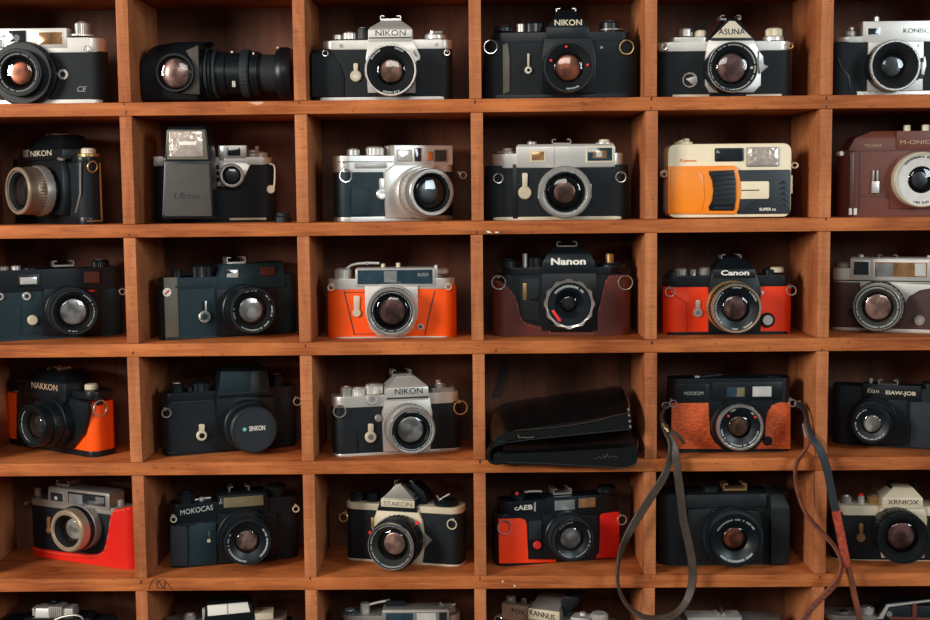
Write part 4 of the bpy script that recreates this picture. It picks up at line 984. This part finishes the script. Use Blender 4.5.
c = Cam('film_camera', 'black compact camera with crackled orange-brown leather panels and hanging straps', W3(645), 3, 440, 34, 1)
cam_straps = c
c.B('body', 118, 700, 136, None, BLACK, r=11)
c.P('leather_panel', [(126, 472), (126, 252), (304, 252), (308, 400), (330, 440), (372, 472)], .9, -1, SADDLE, .5)
c.P('leather_panel', [(694, 472), (694, 250), (642, 250), (606, 264), (582, 300), (576, 340), (574, 420), (540, 458), (520, 472)], .9, -1, SADDLE, .5)
c.R('finder_housing', 320, 152, 655, 240, 2, -24, BLACK, .8); c.B('side_housing', 124, 322, 160, 250, BLACK, off=1, T=32, r=8)
c.win(390, 178, 476, 224, 1.4, PANE_BLUE, BLACK, 3); c.win(513, 174, 603, 222, 1.4, PANE_PALE, BLACK, 3)
c.R('half_pane', 438, 180, 475, 222, 2.9, 2.4, PANE_GOLD, .2)
c.text('MOCKOM', 186, 278, 198, 215, 1.2, GREYINK)
c.lens(454, 370, 110, 28, [('lens', 1.1, 0, 14, BLACK, 0), ('focus_ring', 1.04, 14, 22, BLACK, 30), ('front_barrel', 1., 22, 28, BRIGHT, 0)], (BRIGHT, .1), ring=BLACK, rg=.5, rt=.43, rr=.78, tint_=T_BROWN, arcs=((240, 290), (185, 215), (300, 350), (105, 120), (30, 55)), marks=((135, .72, REDP), (35, .78, REDP)))
c.disc('self_timer', 587, 435, 22, .5, 3, BLACK, knurl=20)
c.knob('release_button', 247, 122, 150, 14, CHROME); c.lever('wind_lever', [(250, 132), (300, 126), (365, 118)], 1.8, BLACK); c.knob('rewind_knob', 612, 118, 140, 42, BLACK)
c.lug(128, 238, -4, 16); c.lug(694, 236, -4, 16)
x_, z_ = c.at(98, 262, -.002); bm = bmesh.new(); bm_tube(bm, [(x_+.004*math.cos(a), 0, z_+.0032*math.sin(a)) for a in [2*PI*i/18 for i in range(18)]], .0009, 6, True); fin('strap_ring', bm, BRIGHT, c.o)
x_, z_ = c.at(728, 256, -.002); bm = bmesh.new(); bm_tube(bm, [(x_+.004*math.cos(a), 0, z_+.0032*math.sin(a)) for a in [2*PI*i/18 for i in range(18)]], .0009, 6, True); fin('strap_ring', bm, BRIGHT, c.o)

c = Cam('film_camera', 'plain black compact camera turned left at the right end of the fourth shelf', W3(800), 3, 400, 58, -22)
c.B('body', 150, 760, 180, None, LEATHER, r=12, uv=430)
c.R('finder_housing', 298, 170, 578, 240, 2, -24, BLACK, .8); c.R('housing_edge', 300, 168, 576, 174, 2.4, 1, CHARCOAL, .1); c.R('housing_edge', 394, 186, 399, 230, 2.4, 1, CHARCOAL, .1)
c.text('Elan', 320, 374, 184, 204, 2.2, CREAM, shear=.25, slope=-.05); c.text('EIAW-JOB', 408, 552, 196, 220, 2.2, CREAM, bold=.02)
c.R('grip_panel', 525, 250, 720, 470, 1, -1, CHARCOAL, .8)
c.P('front_block', [(290, 235), (510, 240), (510, 450), (290, 450)], 4, -.5, BLACK, 1)
c.lens(340, 355, 86, 40, [('lens', 1.3, 3, 16, BLACK, 0), ('focus_ring', 1.24, 16, 28, BLACK, 34), ('front_barrel', 1.06, 28, 40, BLACK, 0)], (BLACK, .06), ring=BLACK, rg=.54, rt=.48, rr=.94, tint_=T_SILVER, arcs=((110, 165), (175, 205), (215, 325)), dep=3)
c.shoe(370, 464, 142, 168); c.knob('release_button', 335, 134, 172, 10, CHROME); c.knob('rewind_knob', 620, 150, 182, 40, BLACK)
# ================================================================== fifth shelf
W4 = lambda x: (x, 460, S4)
c = Cam('film_camera', 'silver rangefinder in bright red leather half case, left end of the fifth shelf', W4(0), 4, 330, 72, -25); c.T = 27*mm
c.B('body', 134, 622, 228, None, LEATHER, r=12)
c.B('top_plate', 134, 622, 204, 236, DULL, r=12, off=.6, T=28)
h = c.loft('finder_housing', [(222, 228, 522, 2, -24), (150, 230, 520, 2, -24), (142, 236, 516, 1, -24)], DULL, .7)
c.win(240, 156, 298, 196, 1.6, PANE_DARK, DULL, 5); c.win(324, 160, 502, 214, 1.6, PANE_DARK, DULL, 5)
c.R('finder_pane', 328, 164, 392, 206, 3, 2.4, PANE_GREY, .2); c.R('finder_pane', 455, 178, 496, 206, 3, 2.4, PANE_GREY, .2); c.disc('finder_dot', 266, 182, 9, 2.4, .6, PANE_PALE)
c.P('mount_plate', [(260, 240), (430, 240), (440, 300), (430, 430), (262, 430)], 3, -.5, LEATHER, .8)
c.lens(318, 340, 98, 30, [('lens', 1.1, 2, 12, DULL, 0), ('focus_ring', 1.08, 10, 18, BLACK, 60), ('front_barrel', 1.02, 18, 30, WARM, 0)], (WARM, .2), ring=MATTE, rg=.6, rt=.5, rr=.76, tint_=T_SILVER, dep=7)
c.timer(230, 336, 14, 272, BRASS, .6); c.disc('sync_socket', 428, 262, 14, .5, 4, BRASS, hole=INK)
c.knob('release_knob', 188, 130, 172, 18, CHROME, 12); c.knob('rewind_knob', 575, 186, 222, 19, CHROME, 14); c.shoe(276, 336, 100, 120); c.lug(126, 206, -8, 0)
c.stitch = mat('red_thread', S(236, 150, 120), .7)
c.case('leather_half_case', 129, 628, [(131, 410), (200, 424), (300, 440), (420, 450), (470, 448), (496, 430), (510, 380), (520, 320), (528, 260), (545, 236), (628, 222)], RED, r=13, off=2.2)

c = Cam('film_camera', 'black camera with olive finder window and white lettering, second on the fifth shelf', W4(130), 4, 440, 54, 17)
c.B('body', 192, 806, 290, None, LEATHER, r=12, uv=320)
c.B('top_plate', 192, 806, 208, 296, BLACK, r=12, off=.6, T=33, uv=310)
c.B('bottom_plate', 192, 806, 500, None, BLACK, r=12, off=.4, T=33, uv=300)
c.P('grip', [(192, 508), (192, 315), (268, 315), (276, 330), (276, 505)], 4, -1, CHARCOAL, 1.5); c.P('grip_step', [(276, 505), (276, 320), (330, 300), (410, 300), (414, 500)], 2.2, -1, TEALCAST, .8)
h = c.loft('finder_housing', [(245, 420, 660, 3, -24), (165, 425, 655, 3, -24), (150, 445, 645, 0, -23)], BLACK, 1)
w_ = c.win(446, 174, 636, 222, 3, PANE_GOLD, BLACK, 6)
for u in (424, 434): c.P('shutter_stripe', [(u, 210), (u+10, 185), (u+14, 185), (u+4, 210)], 3.6, 2.8, GREYINK, .1)
c.text('MOKOCAS', 240, 396, 226, 250, .8, FADEDINK, slope=.10)
c.P('front_block', [(418, 255), (700, 250), (700, 490), (424, 495)], 4, -.5, BLACK, 1)
c.lens(562, 394, 108, 40, [('lens', 1.22, 3, 12, BLACK, 0), ('focus_ring', 1.12, 12, 28, BLACK, 36), ('front_barrel', 1.0, 28, 40, BLACK, 0)], (CHARCOAL, .04), ring=BLACK, rg=.52, rt=.46, rr=.86, tint_=T_PINK, arcs=((-52, 40), (150, 262)))
c.timer(377, 386, 9, 338, CREAM, .7)
c.lug(206, 268, -2, 13, CREAM); c.lug(786, 216, -4, 14, CREAM)
c.knob('wind_lever', 270, 150, 212, 42, BLACK, cap=CHARCOAL); c.lever('release_lever', [(310, 190), (345, 184), (385, 180)], 1.2, CHROME); c.knob('release_button', 345, 176, 210, 12, CHROME)
c.shoe(476, 574, 124, 156); c.knob('rewind_knob', 700, 112, 186, 46, BLACK, 24)

c = Cam('film_camera', 'black SLR with cream metal trim turned left, third on the fifth shelf', W4(300), 4, 460, 54, -14)
c.B('body', 212, 764, 240, None, LEATHER, r=11)
c.B('bottom_plate', 212, 764, 482, None, CREAM, r=11, off=.3, T=32.6)
c.B('top_plate', 212, 764, 216, 246, CREAM, r=11, off=.6, T=33, uv=480)
p = c.loft('prism_housing', [(246, 366, 560, 6, -28), (192, 384, 546, 6, -28), (182, 390, 540, 5, -28), (118, 464, 492, -12, -28)], BLACK, .8)
c.P('prism_front', [(386, 192), (452, 122), (478, 112), (545, 192)], 6.2, 0, DULL, .5, par=p); c.R('name_plate', 386, 192, 545, 226, 7, 5, CREAM, .3, par=p)
c.text('STAKON', 398, 534, 197, 220, 7.1, DULL, p, .01)
c.loft('prism_roof', [(190, 384, 546, 6.3, -20), (184, 392, 538, 6.2, -20), (118, 462, 496, -9, -20)], DULL, .5, par=p)
c.P('prism_side', [(470, 116), (545, 112), (590, 150), (604, 185), (600, 240), (546, 232), (542, 190)], -10, -32, BLACK, 1, par=p)
c.shoe(452, 540, 98, 120, off=-20)
c.P('mount_plate', [(366, 240), (560, 240), (582, 290), (590, 360), (624, 385), (590, 420), (580, 490), (360, 490), (340, 400), (345, 300)], 4, -.5, CREAM, .8)
c.lens(432, 414, 112, 42, [('lens', 1.02, 4, 14, BLACK, 0), ('focus_ring', 1.1, 12, 32, BLACK, 36), ('front_barrel', 1.0, 32, 42, BLACK, 0)], (BRIGHT, .04), ring=mat('green_black_ring', S(40, 44, 40), .5), rg=.66, rt=.46, rr=.86, tint_=T_PINK, arcs=((0, 360),), ink=GREYINK, dep=9)
c.disc('index_mark', 557, 300, 9, 20, 1.5, REDP); c.P('depth_lever', [(590, 350), (626, 386), (594, 420)], 7, 3, DULL, .6)
c.R('release_bar', 338, 275, 352, 325, 5, 0, BRASS, .6); c.disc('red_button', 333, 347, 9, 4, 2, REDP)
c.lug(216, 252, -3, 20, BRASS); c.lug(730, 284, -2, 22, CREAM)
c.knob('wind_hub', 278, 158, 208, 38, BLACK, cap=CHARCOAL); c.knob('shutter_dial', 352, 148, 210, 34, BLACK, 24); c.lever('wind_lever', [(250, 182), (276, 178), (304, 184)], 1.2, DULL)
c.knob('rewind_dish', 700, 188, 236, 58, BLACK); c.lever('rewind_crank', [(652, 168), (668, 188), (684, 178), (714, 162)], 1.1, BRIGHT)

c = Cam('film_camera', 'black and red-orange compact camera with silver strap ring, fourth on the fifth shelf', W4(475), 4, 430, 54, 13)
c.B('body', 104, 692, 250, None, BLACK, r=12, uv=300)
c.B('top_plate', 130, 688, 196, 262, BLACK, r=12, off=.4, T=32.8, uv=240)
c.R('finder_housing', 338, 172, 640, 262, 2, -24, BLACK, 1)
c.win(380, 192, 476, 238, 1.5, PANE_GREY, BLACK, 3); c.win(494, 182, 574, 226, 1.5, PANE_AMBER, BLACK, 4)
c.P('leather_panel', [(116, 494), (112, 282), (216, 278), (240, 286), (248, 306), (252, 476), (386, 474), (386, 488)], 1.2, -1, REDOR, .5)
c.P('leather_panel', [(552, 470), (576, 462), (594, 440), (596, 270), (606, 256), (630, 250), (688, 248), (690, 466)], 1.2, -1, RED, .5)  # same red-orange leather, its shaded side painted a darker red
c.text('cAEB', 188, 274, 215, 238, .6, WHITE, bold=.01); c.R('badge_bar', 282, 202, 290, 245, 1.2, 0, GREYINK, .1)
c.P('front_block', [(322, 262), (580, 262), (580, 468), (330, 472)], 3, -.5, BLACK, 1); c.R('grip_pad', 256, 290, 318, 380, 1.2, 0, CHARCOAL, .4)
c.lens(468, 382, 98, 32, [('lens', 1.16, 2, 14, BLACK, 0), ('focus_ring', 1.08, 14, 24, CHARCOAL, 34), ('front_barrel', 1.0, 24, 32, BLACK, 0)], (CHARCOAL, .05), ring=BLACK, rg=.58, rt=.52, rr=.84, tint_=T_SILVER, arcs=((-80, 30), (215, 260), (90, 140)), ink=GREYINK)
c.disc('self_timer_button', 299, 407, 19, .5, 2.5, REDP); c.P('release_tab', [(346, 326), (360, 304), (368, 308), (354, 332)], 6, 3, REDP, .3)
c.lug(136, 292, -1, 32); c.lug(690, 262, -4, 22)
c.knob('wind_hub', 205, 150, 200, 34, BLACK); c.disc('hub_mark', 200, 160, 9, -7, 1.2, REDP); c.lever('wind_lever', [(220, 158), (260, 150), (318, 150)], 1.5, DULL)
c.shoe(374, 462, 136, 160); c.knob('rewind_knob', 625, 120, 178, 44, BLACK, 26)

c = Cam('film_camera', 'plain black plastic SLR with brass-edged shoe and grip, fifth on the fifth shelf', W4(645), 4, 430, 36, 2)
BP = mat('black_plastic', S(16, 21, 24), .52, spec=.35)
c.B('body', 74, 690, 160, None, BP, r=12, T=40, bev=2, off=-2)
c.P('front_panel', [(205, 235), (350, 228), (360, 260), (300, 480), (205, 480)], .4, -3, BP, .8)
c.loft('top_cover', [(228, 180, 585, 1, -36), (165, 195, 575, 0, -36), (155, 205, 565, -3, -34)], BP, 1.4)
c.loft('grip', [(500, 600, 692, 9, -20), (225, 600, 694, 9, -20), (158, 596, 660, 2, -24), (150, 598, 640, -2, -24)], BP, 3)
c.P('mount_block', [(320, 240), (540, 240), (560, 300), (560, 480), (310, 480), (310, 300)], 4, -3, BP, 2)
c.lens(435, 386, 120, 34, [('lens', 1.12, 2, 16, BLACK, 0), ('focus_ring', 1.16, 10, 26, CHARCOAL, 44), ('front_barrel', 1.0, 24, 34, BLACK, 0)], (BLACK, .06), ring=BLACK, rg=.5, rt=.4, rr=.84, tint_=T_AMBER, arcs=((32, 150), (225, 320)), dep=8)
c.shoe(372, 484, 113, 142, BRASS); c.knob('release_button', 312, 122, 160, 40, BP)

c = Cam('film_camera', 'black SLR with cream prism and large black lens, right end of the fifth shelf', (800, 460, 3.8769), 4, 400, 50, -4)
c.B('body', 128, 670, 205, None, LEATHER, r=12)
c.B('bottom_plate', 128, 670, 388, None, CREAM, r=12, off=.4, T=33)
c.B('top_plate', 140, 660, 180, 216, CREAM, r=11, off=.6, T=33)
p = c.loft('prism_housing', [(188, 318, 478, 6, -26), (148, 320, 477, 6, -26), (106, 364, 438, -4, -26)], CREAM, .9)
c.text('XRNIOX', 340, 460, 155, 172, 6.2, mat('umber_ink', S(96, 70, 58), .6), p)
c.shoe(346, 450, 88, 110, BLACK)
c.P('mount_plate', [(314, 184), (482, 184), (494, 230), (482, 380), (318, 380), (300, 230)], 4, -.5, CREAM, .8)
c.lens(402, 306, 98, 42, [('lens', .95, 3, 18, BLACK, 0), ('focus_ring', 1.0, 18, 32, BLACK, 40), ('front_barrel', .96, 32, 42, BLACK, 0)], (BLACK, .1), ring=MATTE, rg=.62, rt=.5, rr=.8, tint_=T_ROSE, dep=8)
c.timer(238, 302, 17, 246, BRASS, .5, 0, BRASS)
c.knob('counter_dial', 176, 138, 182, 20, DULL, 14, cap=CHROME); c.knob('release_button', 233, 138, 182, 13, CHROME); c.knob('button_cap', 233, 130, 140, 9, REDP); c.knob('shutter_dial', 284, 134, 182, 26, BRASS, 22, cap=OLIVE)

# ================================================================== bottom shelf: tops of the cameras in view
c = Cam('film_camera', 'dark camera with bright ribbed silver accessory on top, left end of the bottom shelf', (0, 580, 6.2), 5, 345, 45, -3)
c.B('body', -10, 690, 262, None, LEATHER, r=12)
c.B('top_plate', 130, 560, 240, 280, BLACK, r=10, off=.4, T=32)
a_ = c.loft('flash_mount', [(248, 214, 452, -4, -24), (226, 216, 452, -4, -24), (180, 220, 450, -5, -24), (174, 224, 446, -6, -23)], CHROME, .5)
r_ = c.R('ribbed_block', 300, 166, 386, 232, -2, -20, DULL, .4, par=a_)
for i in range(6): c.R('rib', 308+i*13, 172, 314+i*13, 226, -1, -3, CHROME, .2, par=a_)
c.R('clip', 200, 176, 214, 222, -5, -20, CHROME, .3, par=a_)
c.knob('release_button', 340, 132, 168, 30, BLACK, cap=PANE_BLUE)
c.lever('sync_cable', [(340, 246), (400, 226), (470, 218), (510, 236), (522, 275)], 1.2, DULL, off=2)

c = Cam('film_camera', 'dark camera with white-windowed finder block on top, second on the bottom shelf', (140, 580, S5), 5, 460, 45, 8)
c.B('body', 110, 790, 240, None, LEATHER, r=12)
c.B('top_plate', 130, 760, 214, 250, DULL, r=10, off=.5, T=33)
h = c.loft('finder_housing', [(240, 325, 590, 3, -26), (130, 338, 578, 2, -26), (108, 352, 566, -3, -24)], BLACK, 1.6)
c.P('finder_glass', [(350, 188), (348, 134), (556, 116), (570, 166)], 3.2, 1, WHITE, .6, par=h); c.P('finder_seam', [(448, 124), (454, 124), (456, 180), (450, 180)], 3.5, 2, GREYINK, .1, par=h)
c.R('side_block', 592, 172, 690, 232, 0, -22, CREAM, .8); c.knob('side_button', 610, 148, 176, 28, BRASS)
c.knob('shutter_dial', 262, 176, 218, 34, DULL, 22, cap=CREAM)
c.R('socket_bar', 322, 150, 336, 220, 2, -4, CHROME, .4)

c = Cam('film_camera', 'silver camera with long wind lever and framed finder, third on the bottom shelf', (310, 580, S5), 5, 440, 45, 0)
c.B('body', 130, 790, 240, None, LEATHER, r=12)
c.B('top_plate', 168, 775, 186, 246, DULL, r=11, off=.5, T=33)
h = c.loft('finder_housing', [(252, 372, 722, 2.4, -24), (164, 372, 720, 2.4, -24), (152, 376, 716, 1, -24)], DULL, .6)
c.R('finder_glass', 392, 172, 532, 240, 2.9, 2, PANE_BLUE, .2, par=h); c.R('light_cell', 552, 172, 652, 240, 2.9, 2, PANE_PALE, .2, par=h); c.R('side_pane', 668, 168, 706, 240, 2.9, 2, PANE_DARK, .2, par=h)
c.knob('lever_dish', 208, 152, 188, 46, PANE_BLUE, cap=DULL); c.knob('lever_hub', 287, 116, 170, 24, CHROME, 16); c.lever('wind_lever', [(290, 132), (340, 118), (412, 104)], 1.6, CHROME)
c.lever('rewind_crank', [(672, 116), (690, 130), (724, 132), (752, 124)], 1.4, DULL); c.knob('rewind_dish', 712, 128, 160, 44, DULL)
c.R('accessory_rail', 395, 108, 492, 156, -10, -26, BLACK, .6)

c = Cam('film_camera', 'brown-silver SLR with lettered nameplate turned left, fourth on the bottom shelf', (480, 580, S5), 5, 330, 52, -22)
c.B('body', 80, 680, 250, None, LEATHER, r=12)
c.B('top_plate', 100, 672, 196, 256, DULL, r=11, off=.5, T=33)
p = c.loft('prism_housing', [(240, 245, 412, 6, -30), (168, 248, 410, 6, -30), (158, 252, 406, 4, -30), (88, 300, 430, -14, -32)], DULL, .8)
c.R('name_plate', 250, 156, 410, 210, 6.6, 5, CREAM, .3, par=p)
c.P('prism_side', [(392, 160), (430, 84), (505, 88), (508, 122), (425, 200)], -8, -30, BLACK, .6, par=p)
c.R('side_plate', 112, 128, 246, 210, 3, -6, WARM, .6)
c.text('KANNUS', 258, 386, 166, 194, 6.7, INK, p, slope=-.12); c.text('FOX', 165, 232, 152, 176, 3.2, INK, slope=-.12)
c.knob('shutter_dial', 160, 78, 130, 26, CHROME, 14); c.knob('release_button', 228, 96, 134, 16, DULL, cap=BRIGHT); c.knob('counter_dial', 272, 112, 150, 14, DULL)
c.knob('rewind_stem', 530, 166, 208, 16, CHROME, 10); c.knob('rewind_crank', 616, 170, 206, 44, CHROME, 18); c.R('end_block', 468, 198, 560, 240, 0, -20, CHROME, .6)
c.lug(98, 186, 2, 18)

c = Cam('film_camera', 'camera of which only its low silver top plate shows, fifth on the bottom shelf', (650, 580, S5), 5, 330, 45, 0)
c.B('body', 40, 690, 250, None, LEATHER, r=12)
c.B('top_plate', 46, 684, 212, 256, DULL, r=11, off=.5, T=33)
c.R('finder_housing', 194, 194, 474, 256, 2, -24, CHROME, .7)
c.shoe(350, 384, 160, 196); c.knob('release_dial', 304, 176, 200, 34, DULL, 20); c.lever('wind_lever', [(410, 184), (440, 186), (458, 172)], 1.2, CHROME)
c.knob('rewind_knob', 556, 190, 214, 54, DULL); c.knob('shutter_dial', 76, 184, 214, 22, CHROME, 14); c.knob('counter_dial', 138, 196, 214, 20, PANE_BLUE)

c = Cam('film_camera', 'camera with angular silver-framed prism and two knobs, right end of the bottom shelf', (800, 570, 7.1538), 5, 660, 50, -6)
c.B('body', 180, 1160, 372, None, LEATHER, r=12)
c.B('top_plate', 190, 1150, 338, 380, DULL, r=11, off=.5, T=33)
h = c.loft('finder_housing', [(380, 556, 1000, 3, -26), (345, 560, 1000, 3, -26), (258, 624, 980, 2, -24), (225, 660, 960, -4, -23)], BLACK, 1)
f_ = c.P('finder_frame', [(556, 352), (622, 250), (960, 212), (960, 226), (632, 262), (596, 352)], 4, 1, CHROME, .5, par=h)
c.R('frame_post', 806, 238, 836, 356, 4.4, 2, COCOA, .4, par=h); c.disc('finder_lens', 640, 316, 20, 2.5, 1, PANE_GREY, par=h); c.R('frame_sill', 640, 340, 1000, 360, 4, 1, COCOA, .4, par=h)
c.knob('counter_dial', 308, 292, 340, 52, DULL, 22, cap=BLACK); c.knob('shutter_dial', 480, 262, 322, 50, CHROME, 26, cap=DULL); c.knob('dial_collar', 480, 318, 342, 40, DULL)

# ================================================================== straps hanging from the orange-brown camera
def ribbon(name, pts, width, th, mt, par, n=8):
    """pts: (px, py, y, turn) ; the strap's flat side faces the room and TURN degrees to its side"""
    P = spline([on_plane(a, b, y) for a, b, y, t in pts], n); turn = []
    for i in range(len(pts)-1):
        for k in range(n): turn.append(pts[i][3]+(pts[i+1][3]-pts[i][3])*k/n)
    turn.append(pts[-1][3])
    bm = bmesh.new(); rings = []
    for i, p in enumerate(P):
        t = (P[min(i+1, len(P)-1)]-P[max(i-1, 0)]).normalized()
        f = Vector((0, -1, 0)); w = t.cross(f).normalized(); nn = w.cross(t)
        a = math.radians(turn[i]); w2 = w*math.cos(a)+nn*math.sin(a); n2 = (w2.cross(t)).normalized()
        ww = width/2; tt = th/2
        rings.append([bm.verts.new(p+w2*sx_+n2*sy_) for sx_, sy_ in ((-ww, -tt*.4), (-ww*.85, -tt), (ww*.85, -tt), (ww, -tt*.4), (ww, tt*.4), (ww*.85, tt), (-ww*.85, tt), (-ww, tt*.4))])
    bm.faces.new(rings[0][::-1]); bm.faces.new(rings[-1])
    for a, b in zip(rings, rings[1:]):
        for k in range(8): bm.faces.new((a[k], a[(k+1) % 8], b[(k+1) % 8], b[k]))
    return fin(name, bm, mt, par)
def z3(u, v): return 600+u/S5, 380+v/S5
def z4(u, v): return 600+u/S5, 500+v/S5
def z5(u, v): return 780+u/5.17, 380+v/5.17
def z6(u, v): return 780+u/5.17, 500+v/5.17
def pt(z, u, v, y, t=0): a, b = z(u, v); return (a, b, y, t)
s1 = bpy.data.objects.new('camera_strap', None); C.objects.link(s1)
s1['label'] = 'looped dark leather strap hanging from the left lug of the orange-brown camera'; s1['category'] = 'strap'; s1['group'] = 'camera straps'
ribbon('strap_loop', [pt(z3, 338, 140, .034, 60), pt(z3, 318, 190, .018, 60), pt(z3, 334, 250, .006, 50), pt(z3, 362, 320, -.004, 55), pt(z3, 362, 400, -.009, 40), pt(z3, 330, 500, -.012, 10), pt(z3, 262, 606, -.014, 0), pt(z4, 172, 130, -.016, 5), pt(z4, 116, 240, -.018, 40), pt(z4, 94, 340, -.020, 66), pt(z4, 94, 440, -.022, 74), pt(z4, 130, 530, -.022, 72), pt(z4, 196, 590, -.022, 68), pt(z4, 272, 612, -.022, 66), pt(z4, 370, 598, -.020, 60), pt(z4, 440, 535, -.018, 50), pt(z4, 474, 440, -.017, 20), pt(z4, 478, 345, -.016, 8), pt(z4, 462, 240, -.015, 0), pt(z4, 432, 110, -.014, 0), pt(z3, 418, 610, -.013, 0), pt(z3, 396, 440, -.011, 5), pt(z3, 384, 355, -.007, 20), pt(z3, 356, 285, .002, 40), pt(z3, 334, 236, .008, 55)], .0092, .0022, STRAPL, s1)
ribbon('strap_tail', [pt(z3, 340, 262, .002, 60), pt(z3, 376, 268, -.002, 55), pt(z3, 412, 296, -.004, 50), pt(z3, 434, 328, -.002, 40)], .005, .0018, STRAPL, s1)
bm = bmesh.new(); bm_tube(bm, spline([on_plane(*z3(u, v), y) for u, v, y in ((322, 226, .004), (336, 246, -.003), (350, 268, -.004))], 5), .0014, 7); fin('strap_keeper', bm, BRASS, s1)
s2 = bpy.data.objects.new('camera_strap', None); C.objects.link(s2)
s2['label'] = 'two-stranded strap with red pad hanging from the right lug of the orange-brown camera'; s2['category'] = 'strap'; s2['group'] = 'camera straps'
ribbon('webbing_strand', [pt(z5, 95, 120, .034, 20), pt(z5, 128, 160, .018, 40), pt(z5, 142, 220, .006, 50), pt(z5, 168, 300, -.006, 30), pt(z5, 208, 360, -.012, 5), pt(z5, 240, 450, -.014, 0), pt(z5, 264, 560, -.014, 0), pt(z6, 280, 20, -.014, 0), pt(z6, 290, 66, -.014, 0)], .0088, .0022, STRAPB, s2)
ribbon('shoulder_pad', [pt(z6, 289, 58, -.0155, 0), pt(z6, 308, 150, -.0155, 0), pt(z6, 328, 250, -.0155, 10), pt(z6, 350, 348, -.0155, 30)], .0096, .003, PADR, s2)
ribbon('cord', [pt(z6, 346, 335, -.013, 40), pt(z6, 366, 400, -.0135, 30), pt(z6, 384, 490, -.0135, 20), pt(z6, 402, 570, -.0135, 20), pt(z6, 416, 640, -.0135, 20), pt(z6, 424, 720, -.013, 20)], .0062, .004, STRAPR, s2)
ribbon('leather_strand', [pt(z5, 150, 250, .006, 60), pt(z5, 152, 320, -.006, 60), pt(z5, 120, 375, -.012, 50), pt(z5, 90, 420, -.014, 40), pt(z5, 78, 480, -.014, 55), pt(z5, 84, 550, -.014, 62), pt(z6, 106, 10, -.014, 64), pt(z6, 150, 92, -.015, 60), pt(z6, 228, 178, -.016, 58), pt(z6, 286, 248, -.018, 55), pt(z6, 316, 320, -.020, 55), pt(z6, 308, 390, -.022, 40), pt(z6, 280, 440, -.022, 10), pt(z6, 210, 510, -.022, 0), pt(z6, 150, 575, -.022, 0), pt(z6, 110, 640, -.022, 0)], .0074, .0022, STRAPR, s2)
bm = bmesh.new()
for i in range(9):
    t = i/8; px, py = z6(276-150*t, 450+170*t*.95); p = on_plane(px+random.uniform(-.6, .6), py, -.0236)
    bm_lathe(bm, [(1e-5, 0), (.0008, 0), (.0007, .0004), (1e-5, .0004)], (p.x, p.y, p.z), 'y', 10)
fin('punch_holes', bm, INK, s2)
bm = bmesh.new(); bm_tube(bm, spline([on_plane(*z5(u, v), y) for u, v, y in ((118, 228, .004), (124, 262, -.002), (132, 298, -.006))], 5), .0011, 7); fin('strap_buckle', bm, BRIGHT, s2)
for s_ in (s1, s2):   # the strap's own origin at the lug it hangs from
    p = on_plane(*(z3(338, 140) if s_ is s1 else z5(95, 120)), .034)
    s_.location = p
    for ch in s_.children: ch.data.transform(Matrix.Translation(-p))
